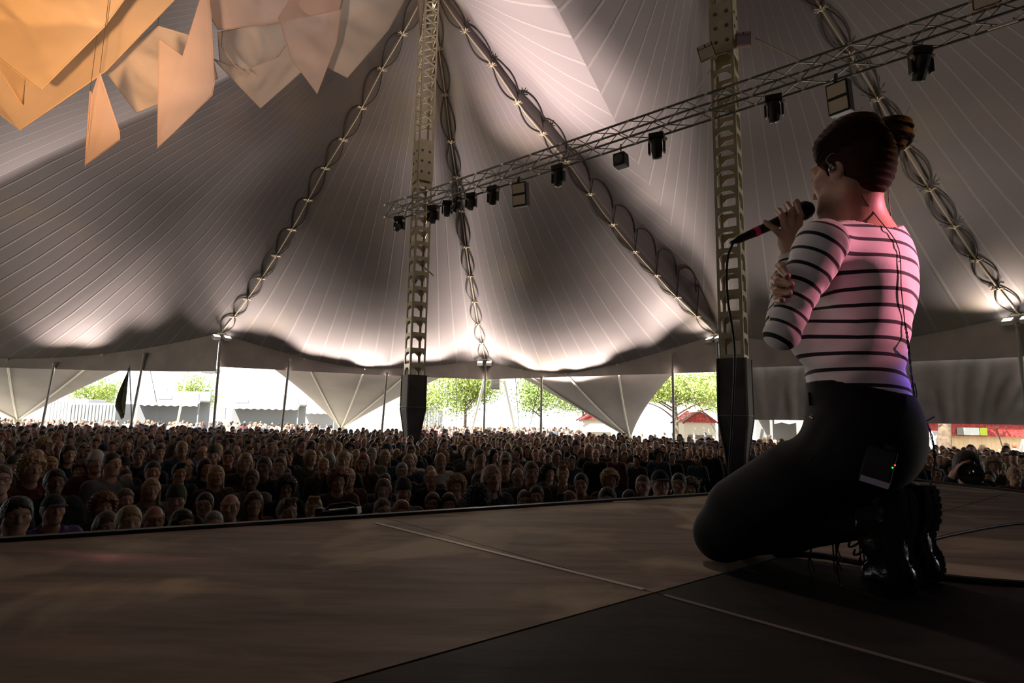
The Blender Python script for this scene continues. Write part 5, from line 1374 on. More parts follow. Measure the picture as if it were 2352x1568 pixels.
# lips, brow, lashes, nails
fm = MB()
fm.tube([from_head(p) for p in ((.020, -.0775, -.0485), (.010, -.0865, -.0455), (0, -.0915, -.0445), (-.010, -.0865, -.0455), (-.020, -.0775, -.0485))], [.002, .0048, .005, .0048, .002], 8)
fm.tube([from_head(p) for p in ((.017, -.0775, -.056), (.008, -.0885, -.0585), (0, -.0905, -.0595), (-.008, -.0885, -.0585), (-.017, -.0775, -.056))], [.002, .0052, .0056, .0052, .002], 8)
fm.build('lips', mat('lips', (.36, .12, .10), .45), body, True)
for sg in (1, -1):
    e = MB(); e.tube([from_head((sg * x, y, z)) for x, y, z in ((.013, -.0905, .0375), (.028, -.0880, .0425), (.043, -.0770, .0415), (.054, -.063, .035))], [.0016, .0034, .0030, .0012], 6); e.build('eyebrow', mat('brow', (.03, .017, .012), .8), body, True)
    e = MB(); c = np.array((sg * .031, -.0735, .014)); e.lathe([(.001, .0128), (.0045, .0124), (.0062, .0115)], from_head(c), from_head(c + np.array((0, -1, 0))) - from_head(c), 12); e.build('iris', mat('iris', (.03, .02, .014), .2), body, True)
nb_ = MB()
for pts, r in FR_:
    t = unit(pts[-1] - pts[-2]); n_ = unit(CAM - pts[-1]); n_ = unit(n_ - t * (n_ @ t)); s_ = np.cross(t, n_)
    nb_.box(pts[-1] + t * r[-1] * .25 + n_ * r[-1] * .80, (r[-1] * 1.15, r[-1] * 1.5, .0024), (s_, t, n_), .001)
nb_.build('fingernails', mat('nail', (.44, .27, .20), .55), body, True)

# ---- striped top: trunk piece and two sleeves
def stripe_mat():
    M = mat('striped_jersey', (.72, .66, .66), .85, sheen=.15, bump=(260, .05)); nt = M.node_tree; b = nt.nodes['Principled BSDF']; N = nt.nodes.new; Lk = nt.links.new
    a = N('ShaderNodeAttribute'); a.attribute_name = 'stripe'
    fr = N('ShaderNodeMath'); fr.operation = 'FRACT'; Lk(a.outputs['Fac'], fr.inputs[0])
    d = N('ShaderNodeMath'); d.operation = 'SUBTRACT'; Lk(fr.outputs[0], d.inputs[0]); d.inputs[1].default_value = .5
    ab = N('ShaderNodeMath'); ab.operation = 'ABSOLUTE'; Lk(d.outputs[0], ab.inputs[0])
    r = N('ShaderNodeMapRange'); Lk(ab.outputs[0], r.inputs[0]); r.inputs[1].default_value = .105; r.inputs[2].default_value = .125; r.inputs[3].default_value = 1; r.inputs[4].default_value = 0
    m_ = N('ShaderNodeMix'); m_.data_type = 'RGBA'; Lk(r.outputs[0], m_.inputs[0]); m_.inputs[6].default_value = (.72, .66, .66, 1); m_.inputs[7].default_value = (.010, .009, .014, 1)
    Lk(m_.outputs[2], b.inputs['Base Color']); return M
jersey = stripe_mat()
PER = .0385
def cloth_mesh(name, f, lo, hi, h, coord, m, parent):
    V, F_ = mesh_sdf(f, lo, hi, h); me_ = mesh_from(name, V, F_)
    if coord is not None:
        at = me_.attributes.new('stripe', 'FLOAT', 'POINT'); at.data.foreach_set('value', coord(V).astype(np.float32))
    return link(name, me_, m, parent)
z_hem = None
WP0 = D_(1848, 884, 1.50); WP1 = D_(2092, 930, 1.62)
def hem_plane(P):           # > 0 above the waistband line, which dips towards the back
    u = (P - WP0) @ FD; z0 = D_(1850, 885, 1.62)[2]; back = np.clip(-((P - J['hip']) @ FD) / .13, -1, 1)
    return P[:, 2] - (z0 - .015 - .030 * np.clip(back, -.3, 1))
def wrinkle(P, a):
    q = P - J['waist']; s = q @ LF; z = q[:, 2]; f_ = q @ FD
    return a * (np.sin(z * 95 + s * 30 + 2.2 * np.sin(f_ * 22)) * np.exp(-((z + .03) / .11) ** 2) + .5 * np.sin(z * 60 - s * 70 + f_ * 40) * np.exp(-((z - .20) / .10) ** 2))
def neck_cut(P):
    c = D_(1978, 500, 1.56); q = (P - c) @ AXB.T.astype(np.float32)
    return np.sqrt((q[:, 0] / .122) ** 2 + (q[:, 1] / .088) ** 2) - 1.0
def shirt_sdf(P):
    d = torso_sdf(P) - .005 + wrinkle(P, .0022)
    d = smax(d, -neck_cut(P) * .09 - np.clip(J['neck1'][2] - .022 - P[:, 2], 0, 1) * 9, .004)
    ar = vcap(P, J['shL'] + LF * .05, J['elL'], .060, .05)
    return smax(d, .0 - hem_plane(P), .004)
def shirt_coord(P):
    q = P - J['chest']; zref = D_(1988, 537, 1.47)[2]
    f_ = q @ FD; s_ = q @ LF
    bend = .010 * np.exp(-((P[:, 2] - bustc[2]) / .07) ** 2) * np.clip((f_) / .08, 0, 1.4)
    sway = -.018 * np.clip(-f_ / .1, -1, 1.2) * np.clip((J['waist'][2] + .06 - P[:, 2]) / .15, 0, 1)
    return (zref - P[:, 2] + bend + sway * -0.0 + .004 * np.sin(s_ * 18) + .05 * s_) / PER + .5 + 20
lo, hi = box_of([J['shL'], J['shR'], J['hip'], bustc + FD * .16], .2)
shirt = cloth_mesh('striped_top', shirt_sdf, lo, hi, .004, shirt_coord, jersey, singer)
def sleeve_sdf(prims, wr, el, cut):
    def f(P):
        d = union(P, prims, .022) - .0015
        axis = unit(wr - el); q = (P - el) @ axis; L_ = np.linalg.norm(wr - el)
        near = vcap(P, el, wr, .07, .06)
        w = .0016 * np.sin((P - el) @ unit(J['shL'] - J['elL']) * 120 + 1.5 * np.sin((P @ np.array([1, 1, 0])) * 60))
        d = d + w
        # cuff
        return smax(d, np.minimum(q - L_ * .965, .05) - np.where(near < .0, 0, 1.0), .002)
    return f
def sleeve_coord(sh, el, wr, off):
    a, b = sh.astype(float), el.astype(float); c = wr.astype(float)
    def g(P):
        t1 = ((P - a) @ (b - a)) / ((b - a) @ (b - a)); t2 = ((P - b) @ (c - b)) / ((c - b) @ (c - b))
        d1 = np.linalg.norm(P - a - np.clip(t1, 0, 1)[:, None] * (b - a), axis=1); d2 = np.linalg.norm(P - b - np.clip(t2, 0, 1)[:, None] * (c - b), axis=1)
        L1 = np.linalg.norm(b - a); L2 = np.linalg.norm(c - b)
        slant = ((P - a) @ unit(np.array([1.0, .3, 0]))) * -.16
        return np.where(d1 <= d2, t1 * L1 + slant, L1 + t2 * L2 + .02) / PER + off + 20
    return g
lo, hi = box_of([J['shL'], J['elL'], J['wrL']], .075)
cloth_mesh('sleeve', sleeve_sdf(arm_prims(.0065) + [('cap', J['shL'], J['shL'] * .72 + J['elL'] * .28, .0565, .050)], J['wrL'], J['elL'], 1), lo, hi, .0035, sleeve_coord(J['shL'], J['elL'], J['wrL'], .25), jersey, singer)
lo, hi = box_of([J['shR'], J['elR'], J['wrR']], .075)
cloth_mesh('sleeve', sleeve_sdf(armR_prims(.0065), J['wrR'], J['elR'], -1), lo, hi, .0045, sleeve_coord(J['shR'], J['elR'], J['wrR'], .1), jersey, singer)

# ---- black jeans
denim = mat('black_denim', (.0065, .0062, .0070), .8, spec=.25, bump=(300, .12))
def leg_sdf(P, hp, kn, an):
    d = vcap(P, hp, kn, .096, .078); d = smin(d, vcap(P, hp * .55 + kn * .45 + UPZ * .020, kn * .85 + hp * .15 + UPZ * .040, .094, .088), .05)
    d = smin(d, vcap(P, kn, kn * .55 + an * .45 - UPZ * .006, .070, .058), .03); return smin(d, vcap(P, kn * .55 + an * .45 - UPZ * .006, an, .058, .042), .03)
def jeans_sdf(P):
    d = vell(P, J['hip'], (.170, .124, .15), AXB)
    d = smin(d, vell(P, J['hip'] - UPZ * .050 - FD * .026 + LF * .068, (.090, .090, .096), AXB), .05)
    d = smin(d, vell(P, J['hip'] - UPZ * .050 - FD * .026 - LF * .068, (.090, .090, .096), AXB), .05)
    d = smin(d, torso_sdf(P) - .008, .03)
    a = leg_sdf(P, hipL, knL, anL); b = leg_sdf(P, hipR, knR, anR)
    d = smin(d, smin(a, b, .012), .045)
    q = P - hipL; w = .0022 * np.sin(q @ unit(FD + UPZ * .8) * 85 + 3 * np.sin(q @ LF * 30)) * np.exp(-(np.linalg.norm(P - (hipL + FD * .07), axis=1) / .10) ** 2)
    w = w + .0025 * np.sin((P - knL) @ unit(FD - UPZ) * 110) * np.exp(-(np.linalg.norm(P - knL + FD * .06, axis=1) / .08) ** 2)
    d = d + w
    d = smax(d, SZ + .003 - P[:, 2], .012)
    return smax(d, hem_plane(P) - .012, .004)
lo, hi = box_of([J['hip'] + UPZ * .06, knL, knR, anL, anR], .17); lo[2] = SZ - .01
jeans = cloth_mesh('jeans', jeans_sdf, lo, hi, .0045, None, denim, singer)
def on_surface(f, px, py, d0, d1, n=160, off=0.0):
    """first point along the view ray where the body surface is met"""
    t = np.linspace(d0, d1, n); P = np.stack([at_d(px, py, x) for x in t]).astype(np.float32); v = f(P); i = int(np.argmax(v < 0))
    return P[i] - unit(ray(px, py)) * off if v[i] < 0 else P[-1]
bl_ = MB()
for px, py in ((1850, 915), (2062, 922)):
    a = on_surface(jeans_sdf, px + 12, py - 14, 1.2, 1.9, off=.002); b = on_surface(jeans_sdf, px + 14, py + 16, 1.2, 1.9, off=.002); bl_.bar(a, b, .012, .003, unit(CAM - a))
bl_.build('belt_loop', denim, jeans)
sm = MB(); sm.tube([on_surface(jeans_sdf, x, y, 1.2, 2.0, off=-.0005) for x, y in ((1845, 955), (1868, 957), (1900, 950), (1930, 930), (1950, 905))], .0018, 5)
sm.tube([on_surface(jeans_sdf, x, y, 1.2, 2.0, off=-.0005) for x, y in ((1905, 950), (1900, 1010), (1840, 1080), (1760, 1150))], .0014, 5); sm.build('seam', mat('denim_thread', (.02, .018, .018), .8), jeans, True)
p = on_surface(jeans_sdf, 1865, 957, 1.2, 2.0, off=.0005); n_ = unit(CAM - p)
MB().lathe([(.0062, 0), (.0062, .002), (.004, .0035), (.001, .003)], p, n_, 14).build('rivet', mat('brass', (.55, .42, .25), .3, .9), jeans, True)

# ---- boots standing on their toes
leather = mat('boot_leather', (.010, .0095, .0085), .25, spec=.5, bump=(22, .35)); sole_m = mat('boot_sole', (.012, .010, .015), .95, spec=.05, bump=(40, .3))
lace_m = mat('boot_lace', (.02, .019, .018), .8)
def boot(an, side, label_yaw):
    FD0 = globals()['FD']; y_ = math.radians(-20)         # feet turned a little, toes tucked under
    FD = np.array([FD0[0] * math.cos(y_) - FD0[1] * math.sin(y_), FD0[0] * math.sin(y_) + FD0[1] * math.cos(y_), 0]); LF = np.array([-FD[1], FD[0], 0])
    heel = an - FD * .056 + UPZ * .062; ball = np.array([*(an - FD * .058)[:2], SZ + .045]); toe = np.array([*(ball + FD * .062)[:2], SZ + .034])
    ball = ball + FD * .005
    mid = an * .5 + ball * .5 + FD * .004
    def up(P):
        d = vcap(P, an - UPZ * .005, an + FD0 * .10 - UPZ * .012, .046, .050)
        d = smin(d, vcap(P, heel + FD * .032 - UPZ * .01, mid, .040, .036), .03); d = smin(d, vcap(P, mid, ball + FD * .012, .038, .037), .03)
        d = smin(d, vcap(P, an + FD * .01, mid + FD * .015, .046, .036), .03)
        t = vcap(P, ball + FD * .01, toe + FD * .004, .037, .033); d = smin(d, t, .02)
        w = .0035 * np.sin((P - an)[:, 2] * 120 + 26 * ((P - an) @ FD)) * np.exp(-(np.linalg.norm(P - (an + FD * .035 - UPZ * .01), axis=1) / .055) ** 2)
        d = d + w
        d = smax(d, (P - (an + FD0 * .040)) @ FD0, .006); return smax(d, SZ + .012 - P[:, 2], .006)
    lo, hi = box_of([an + FD * .14, heel, ball, toe], .075)
    root = link('boot', mesh_from('boot', *mesh_sdf(up, lo, hi, .0042)), leather, singer)
    # chunky sole: follows heel - arch - ball - toe
    pts = spline([heel - FD * .010 + UPZ * .020, heel - FD * .012 - UPZ * .05, mid - FD * .032, ball - FD * .014 + UPZ * .02, np.array([*(ball - FD * .002)[:2], SZ + .012]), np.array([*(toe + FD * .030)[:2], SZ + .012])], 40)
    T = np.gradient(pts, axis=0); T /= np.linalg.norm(T, axis=1)[:, None]
    wd = np.interp(np.linspace(0, 1, len(pts)), [0, .06, .3, .45, .7, .92, 1], [.028, .040, .043, .041, .053, .046, .020]); th = np.interp(np.linspace(0, 1, len(pts)), [0, .28, .32, .5, .6, 1], [.036, .036, .022, .020, .024, .022])
    b = MB(); V = []
    for p, t, w, h in zip(pts, T, wd, th):
        n_ = np.cross(LF, t); n_ = n_ if n_ @ (-FD - UPZ * .6) > 0 else -n_
        V += [p + LF * w + n_ * h * .35, p - LF * w + n_ * h * .35, p - LF * w - n_ * h * .65, p + LF * w - n_ * h * .65]
    n = len(pts); Fq = [(i * 4 + k, i * 4 + (k + 1) % 4, (i + 1) * 4 + (k + 1) % 4, (i + 1) * 4 + k) for i in range(n - 1) for k in range(4)] + [(3, 2, 1, 0), tuple((n - 1) * 4 + k for k in range(4))]
    b.add(V, Fq); so = b.build('sole', sole_m, root, True)
    tr_ = MB()
    for i in range(2, n - 3, 2):
        t = T[i]; n_ = np.cross(LF, t); n_ = n_ if n_ @ (-FD - UPZ * .6) > 0 else -n_
        for sg in (-1, 1): tr_.box(pts[i] + n_ * th[i] * .40 + LF * sg * wd[i] * .55, (wd[i] * .85, .012, .004), (LF, t, n_))
    tr_.build('tread', sole_m, so)
    la = MB()
    for k in range(5):
        c = an + FD * (.075 - .012 * k) - UPZ * (.030 + .018 * k)
        la.tube(spline([c + LF * .030 + UPZ * .004, c + FD * .014 + LF * .012 - UPZ * .012, c + FD * .014 - LF * .012 - UPZ * .012, c - LF * .03 + UPZ * .004], 12), .0028, 6)
    c = an + FD * .10 - UPZ * .045
    for k, (dx, dz, o2) in enumerate(((.05, -.06, .03), (.02, -.10, -.03), (-.02, -.12, .02), (.035, -.075, .06))):
        la.tube(spline([c + LF * .01, c + FD * dx * .5 + UPZ * (.015 if k % 2 else -.02) + LF * (.02 + o2 * .4), np.array([*(c + FD * dx + LF * (.02 + o2))[:2], max(SZ + .004, c[2] + dz)]), np.array([*(c + FD * (dx - .03) + LF * (.05 + o2))[:2], max(SZ + .004, c[2] + dz - .04)])], 16), .0022, 6)
    la.build('lace', lace_m, root, True)
    return root
boot(anL, 1, 0); boot(anR, -1, 0)

# ---- hair: swept-up dark auburn with a loose bun
def hair_mat():
    M = mat('auburn_hair', (.030, .0125, .0065), .6, spec=.06); nt = M.node_tree; b = nt.nodes['Principled BSDF']; N = nt.nodes.new; Lk = nt.links.new
    tc = N('ShaderNodeTexCoord'); mp = N('ShaderNodeMapping'); mp.inputs['Scale'].default_value = (26, 26, 150); mp.inputs['Rotation'].default_value = (.5, .35, .2); Lk(tc.outputs['Object'], mp.inputs[0])
    n1 = N('ShaderNodeTexNoise'); n1.inputs['Scale'].default_value = 1.6; n1.inputs['Detail'].default_value = 4; Lk(mp.outputs[0], n1.inputs['Vector'])
    m_ = N('ShaderNodeMix'); m_.data_type = 'RGBA'; Lk(n1.outputs['Fac'], m_.inputs[0]); m_.inputs[6].default_value = (.009, .0042, .0028, 1); m_.inputs[7].default_value = (.048, .018, .008, 1); Lk(m_.outputs[2], b.inputs['Base Color'])
    bp = N('ShaderNodeBump'); bp.inputs['Strength'].default_value = .6; bp.inputs['Distance'].default_value = .004; Lk(n1.outputs['Fac'], bp.inputs['Height']); Lk(bp.outputs[0], b.inputs['Normal']); return M
hair_m = hair_mat()
BUNC = D_(2052, 318, 1.605)
def strandy(q, a): return a * np.sin(q[:, 2] * 330 + 3.0 * np.sin(q[:, 1] * 40) + q[:, 1] * 210)
def hair_sdf(P):
    q = to_head(P)
    c = smin(vell(q, (0, .016, .040), (.083, .099, .094)), vell(q, (0, .054, -.012), (.066, .044, .068)), .04)
    c = smin(c, vell(q, (0, -.028, .105), (.052, .052, .032)), .04); c = smin(c, vell(q, (0, .03, .118), (.058, .058, .032)), .04)
    line = .073 - q[:, 2] - np.clip((q[:, 1] + .074) / .046, 0, 1) * .066 - np.clip((q[:, 1] - .002) / .03, 0, 1) * .10
    c = smax(c + strandy(q, .0010), line, .008)
    # sideburn wisp in front of the ear
    c = smin(c, vcap(q, (.069, -.022, .03), (.070, -.014, -.012), .007, .003), .006)
    return c * HSC
lo, hi = box_of([J['head']], .16)
hr = link('hair', mesh_from('hair', *mesh_sdf(hair_sdf, lo, hi, .0028)), hair_m, singer)
def bun_sdf(P):
    d = None
    R_ = np.random.default_rng(3)
    # coiled locks around the bun, ends folded outwards
    B0 = D_(2006, 338, 1.60)
    locks = [([B0, D_(2028, 300, 1.60), D_(2054, 284, 1.60), D_(2078, 288, 1.61), D_(2082, 314, 1.61)], .022), ([B0 + UPZ * -.01, D_(2036, 320, 1.575), D_(2062, 306, 1.575), D_(2080, 314, 1.59), D_(2072, 338, 1.60)], .021),
             ([B0 - UPZ * .012, D_(2034, 344, 1.575), D_(2056, 338, 1.570), D_(2076, 326, 1.585)], .018), ([D_(1996, 318, 1.62), D_(2020, 294, 1.63), D_(2048, 282, 1.63), D_(2070, 284, 1.63)], .020),
             ([D_(1996, 366, 1.575), D_(2026, 366, 1.58), D_(2046, 358, 1.585), D_(2058, 348, 1.595)], .017), ([B0, D_(2030, 322, 1.63), D_(2056, 312, 1.64), D_(2076, 314, 1.635)], .022)]
    for pts, r in locks:
        pp = spline(pts, 12).astype(np.float32); rr = np.interp(np.linspace(0, 1, len(pp)), [0, .3, .8, 1], [r * .8, r, r * .9, r * .4])
        e = chain(P, pp, rr, .004); d = e if d is None else smin(d, e, .006)
    q = to_head(P); return d + strandy(q, .0012)
lo, hi = box_of([D_(1995, 270, 1.60), D_(2092, 365, 1.60)], .06)
bn = link('bun', mesh_from('bun', *mesh_sdf(bun_sdf, lo, hi, .0028)), hair_m, hr)
st = MB(); R_ = np.random.default_rng(11)
for k in range(70):      # flyaway strands lying over the head towards the bun
    a = R_.uniform(-.9, 1.0); y0 = R_.uniform(-.07, .02); z0 = R_.uniform(.02, .11)
    s0 = np.array((.086 * math.cos(a * .5) * (1 if R_.random() < .75 else -1), y0, z0)); 
    def onh(q):
        for _ in range(12):
            P = from_head(q)[None].astype(np.float32); v = float(hair_sdf(P)[0]); g = q - np.array((0, .02, .03)); q = q - unit(g) * (v - .0015)
        return from_head(q)
    e0 = np.array((.02 * R_.uniform(-1, 1), .105, .05 + .03 * R_.uniform(-1, 1)))
    pts = [onh(s0 * (1 - t) + e0 * t + np.array((.02 * math.sin(t * 3.1) * np.sign(s0[0]), 0, .01 * math.sin(t * 3)))) for t in np.linspace(0, 1, 6)]
    st.tube(spline(pts, 15), np.linspace(.0011, .0005, len(spline(pts, 15))), 4)
for k in range(16):      # stray hairs standing off the crown and bun
    c = BUNC if k % 2 else from_head((R_.uniform(-.03, .05), R_.uniform(-.02, .08), .13)); p0 = c + R_.normal(0, .022, 3); dv = unit(R_.normal(0, 1, 3) + UPZ * .6); p1 = p0 + dv * .016 + R_.normal(0, .008, 3); p2 = p1 + unit(dv + R_.normal(0, .5, 3)) * .012
    st.tube(spline([p0, p1, p2], 8), .0004, 4)
for pts in ([(1935, 432, 1.50), (1938, 462, 1.51), (1930, 470, 1.515)], [(1962, 440, 1.50), (1975, 470, 1.515), (1985, 480, 1.52)], [(2012, 425, 1.56), (2018, 445, 1.57), (2012, 458, 1.575)]):
    st.tube(spline([D_(*p) for p in pts], 10), .0008, 4)
st.build('loose_strands', hair_m, hr, True)

# ---- in-ear monitor with its cord, belt pack
EAR = from_head((.080, .004, -.004))
iem = thing('in_ear_monitor', 'shiny in-ear monitor in the singer left ear with a thin black cord down the back', 'earphone', tuple(EAR))
b = MB(); ex = unit(LF * .9 - FD * .1); b.lathe([(.003, -.004), (.0085, -.002), (.0095, .004), (.007, .009), (.002, .011)], EAR + UPZ * -.001, ex, 16); b.build('earpiece', mat('earpiece', (.55, .57, .60), .12, .85), iem, True)
b = MB(); b.tube(spline([EAR + ex * .006 + UPZ * .004, EAR + FD * .012 + UPZ * .026 + LF * .006, EAR - FD * .004 + UPZ * .038 + LF * .008, EAR - FD * .022 + UPZ * .028 + LF * .004, EAR - FD * .028 - UPZ * .0 + LF * .000, EAR - FD * .034 - UPZ * .03 - LF * .012], 36), .0011, 6); b.build('ear_loop', mat('clear_cord', (.22, .2, .19), .3), iem, True)
cord_m = mat('cord_black', (.012, .010, .012), .5)
def back_pt(px, py, off=.004): return on_surface(lambda P: np.minimum(shirt_sdf(P), skin_sdf(P)), px, py, 1.2, 2.0, 220, off)
left_run = [back_pt(x, y, .003 if y < 500 else .009) for x, y in ((1978, 446), (1990, 466), (2008, 490), (2034, 522), (2044, 534), (2051, 544), (2057, 553), (2062, 566), (2066, 580), (2069, 610), (2070, 660), (2074, 700), (2078, 740))]
right_run = [D_(2040, 420, 1.61), D_(2041, 455, 1.62), D_(2047, 500, 1.62), D_(2056, 545, 1.60), back_pt(2067, 600)]
jt = left_run[-1]
dj = float((jt - CAM) @ FW); fall = [jt, D_(2083, 768, dj), D_(2087, 800, dj), D_(2092, 850, (dj + 1.60) / 2), D_(2099, 900, 1.59), D_(2104, 930, 1.59), D_(2122, 960, 1.585), D_(2138, 995, 1.58), D_(2146, 1040, 1.58), D_(2145, 1080, 1.58), D_(2138, 1110, 1.59), D_(2125, 1128, 1.60), D_(2095, 1132, 1.60), D_(2060, 1110, 1.50), D_(2040, 1092, 1.455)]
c_ = MB()
for R__ in (left_run, right_run): c_.tube(spline(R__, 60), .0012, 6)
F_l = spline(fall, 150); tt = np.arange(len(F_l)); T = np.gradient(F_l, axis=0); T /= np.linalg.norm(T, axis=1)[:, None]
for ph in (0, math.pi):
    n1 = np.cross(T, FD); n1 /= np.linalg.norm(n1, axis=1)[:, None]; n2 = np.cross(T, n1); c_.tube(F_l + .0016 * (np.cos(tt * .9 + ph)[:, None] * n1 + np.sin(tt * .9 + ph)[:, None] * n2), .0014, 5)
lp = [D_(2096, 878, 1.585), D_(2092, 900, 1.575), D_(2098, 925, 1.575), D_(2106, 908, 1.58), D_(2101, 880, 1.585)]
c_.tube(spline(lp, 30), .0017, 6)
c_.build('cord', cord_m, iem, True)
tb = MB(); tb.tube([D_(2106, 978, 1.565), D_(2146, 957, 1.575)], .0019, 6); tb.build('cord_tie', cord_m, iem, True)

pc = on_surface(jeans_sdf, 2016, 1072, 1.2, 1.9, 200, .016); n_ = unit(CAM - pc + np.array([.25, 0, .1])); rx = unit(np.cross(UPZ, n_)); ry = np.cross(n_, rx); a = math.radians(-17)
bx, by = rx * math.cos(a) + ry * math.sin(a), -rx * math.sin(a) + ry * math.cos(a)
bp = thing('belt_pack', 'black belt pack clipped on the back of the singer jeans with red and green lights', 'transmitter', tuple(pc))
shell = MB().box(pc, (.062, .088, .026), (bx, by, n_), .006).build('shell', mat('pack_black', (.010, .010, .012), .5), bp)
MB().box(pc - by * .037 + n_ * .0135, (.058, .014, .0015), (bx, by, n_)).build('label_strip', mat('label_violet', (.60, .54, .74), .6), shell)
MB().lathe([(.0018, 0), (.0014, .0018), (.0004, .0022)], pc + bx * .030 + by * .014 + n_ * .0128, n_, 8).build('red_light', mat('led_red', (.6, .02, .01), .3, emit=(1, .03, .02), estr=5), bp)
MB().lathe([(.0018, 0), (.0014, .0018), (.0004, .0022)], pc + bx * .0265 + by * .007 + n_ * .0128, n_, 8).build('green_light', mat('led_green', (.02, .5, .05), .3, emit=(.04, 1, .1), estr=3), bp)
b = MB(); b.tube([pc + by * .044 - bx * .018, pc + by * .062 - bx * .014, pc + by * .075 - bx * .004], .004, 8); b.box(pc + by * .05 + bx * .012, (.022, .012, .012), (bx, by, n_), .003); b.build('antenna', cord_m, bp, True)

# ---- microphone and its cable
mic = thing('microphone', 'black handheld microphone with a pink tape band held at the singer mouth', 'microphone', tuple((MIC_H + MIC_T) / 2))
Lm = float(np.linalg.norm(MIC_T - MIC_H))
MB().lathe([(.006, -.027), (.017, -.022), (.0235, -.012), (.0255, 0), (.0255, .006), (.024, .010), (.0225, .024), (.019, .034)], MIC_H, MAX_, 28).build('grille', mat('mic_grille', (.012, .012, .012), .6, .3, bump=(900, .8)), mic, True)
MB().lathe([(.0185, .033), (.0205, .036), (.0165, .060), (.0130, .12), (.0118, Lm - .022)], MIC_H, MAX_, 28).build('handle', mat('mic_body', (.016, .016, .017), .45), mic, True)
MB().lathe([(.0125, Lm - .052), (.0132, Lm - .052), (.0129, Lm - .037), (.0122, Lm - .037)], MIC_H, MAX_, 28).build('tape_band', mat('pink_tape', (.62, .035, .14), .5, emit=None), mic, True)
MB().lathe([(.0105, Lm - .024), (.0112, Lm - .020), (.0105, Lm + .012), (.0065, Lm + .022), (.0045, Lm + .034)], MIC_H, MAX_, 24).build('connector', mat('plug_black', (.012, .012, .012), .4), mic, True)
e_ = MIC_T + MAX_ * .026
cab = spline([e_, D_(1683, 560, 1.575), D_(1672, 590, 1.58), D_(1669, 640, 1.60), D_(1673, 700, 1.62), D_(1683, 760, 1.65), D_(1688, 820, 1.68), D_(1685, 900, 1.80), D_(1680, 1000, 1.90), D_(1675, 1100, 1.98), D_(1690, 1180, 2.04), np.array([*at_z(1745, 1250, SZ + .004)[:2], SZ + .004]), np.array([*at_z(1790, 1238, SZ + .004)[:2], SZ + .004])], 110)
tag(MB().tube(cab, .0033, 8).build('microphone_cable', mat('cable_rubber', (.012, .012, .012), .55), None, True), 'black cable drooping from the microphone down behind the singer thigh', 'cable')

# ---- stage lamps that colour her back, both off to the right
spot('pink_wash', (4.6, 0.75, 3.7), (J['chest'][0] + .10, J['chest'][1] - .02, J['chest'][2] + .06), 2000, (1.0, .31, .43), 7.6, .7, .06)
spot('violet_wash', (3.4, 0.45, 2.15), (J['hip'][0] + .08, J['hip'][1], J['hip'][2] + .13), 420, (.30, .12, 1.0), 6.5, .9, .05)

# ---- added fills for singer and deck, and a roof beam from an added spotlight
spot('singer_fill', (-1.5, -3.2, 4.3), (0.84, 1.6, 2.76), 120, (1.0, .88, .84), 13, 1.0, .7)  # added fill from behind the camera, no fixture there
spot('deck_fill', (-1.0, 6.5, 9.8), (0.15, 2.35, 1.8), 430, (1.0, .80, .64), 30, 1.0, .3)  # added overhead light to brighten the deck
spot('amber_wash', (4.3, 1.9, 4.9), (BUNC[0] - .03, BUNC[1], BUNC[2] - .09), 170, (1.0, .36, .09), 5.0, .9, .05)
LP = np.array([TL[0] * 1.04, TL[1] * 1.04, 6.9]); g1, g2, gc = roof_hit(1262, 4), roof_hit(1545, 278), roof_hit(1262, 150)
spot('roof_beam', LP, gc, 8000, (1.0, .80, .71), 56, 1.0, .012)
d1, d2 = unit(g1 - LP), unit(g2 - LP); ax_ = unit(gc - LP); ext = unit(d2 - d1); nn_ = unit(np.cross(d1, d2)); nn_ = unit(np.cross(ext, unit(d1 + d2)))
if nn_ @ (gc - LP) > 0: nn_ = -nn_
fixture = thing('added_roof_spot', 'small added spotlight with a shading flap behind the left tower', 'stage light', tuple(LP))  # added fixture for the roof beam, kept behind the tower
MB().lathe([(.05, -.30), (.07, -.28), (.07, -.05), (.06, -.03)], LP, ax_, 14).build('lamp_body', head_m if 'head_m' in globals() else dark_steel, fixture, True)
q1, q2 = LP + d1 * .36 - ext * .22, LP + d2 * .36 + ext * .22  # added flap that cuts a straight edge into the roof beam
b = MB(); b.add([q1, q2, q2 + nn_ * .3, q1 + nn_ * .3] + [q + ax_ * .004 for q in (q1, q2, q2 + nn_ * .3, q1 + nn_ * .3)], [(0, 1, 2, 3), (7, 6, 5, 4), (0, 4, 5, 1), (2, 6, 7, 3), (1, 5, 6, 2), (0, 3, 7, 4)])
b.bar(LP - ax_ * .12 + nn_ * .06, (q1 + q2) / 2 + nn_ * .15, .012); b.build('beam_flap', dark_steel, fixture)
MB().bar(LP - ax_ * .2, (TL[0], TL[1] + .3, LP[2] - .1), .04).build('clamp', dark_steel, fixture)
# ================================================================== PIT: PHOTOGRAPHER AND VIDEO CAMERA
ph_hair = HAIRM['dark brown']
PH = at_d(2224, 1080, 4.55)
h_ = (PH[2]) / HC[2] * 1.745
ang = math.atan2(0 - PH[1], 0 - PH[0]) + math.pi / 2
def pit_photographer():
    global placed
    s = h_ / 1.745; z0 = 0.0
    POSES['shoot'] = [((.165, .01, 1.40), (.24, -.16, 1.24), (.055, -.215, 1.535)), ((.165, .01, 1.40), (.23, -.14, 1.26), (.085, -.19, 1.56))]
    ms = {k: mesh_from('person_' + k, *v) for k, v in build_person('shoot', 1.02).items()}
    for k, me_ in ms.items(): me_.materials.append(SKIN[1])
    BODY[('shoot', 1.02)] = ms
    o = person(PH[0], PH[1], h_, ang, 'photographer in the pit aiming a camera at the stage, right of the singer boots', 'short', 'dark brown', 'navy', 1, ('shoot', 1.02))
    return o, s
pho, ps = pit_photographer()
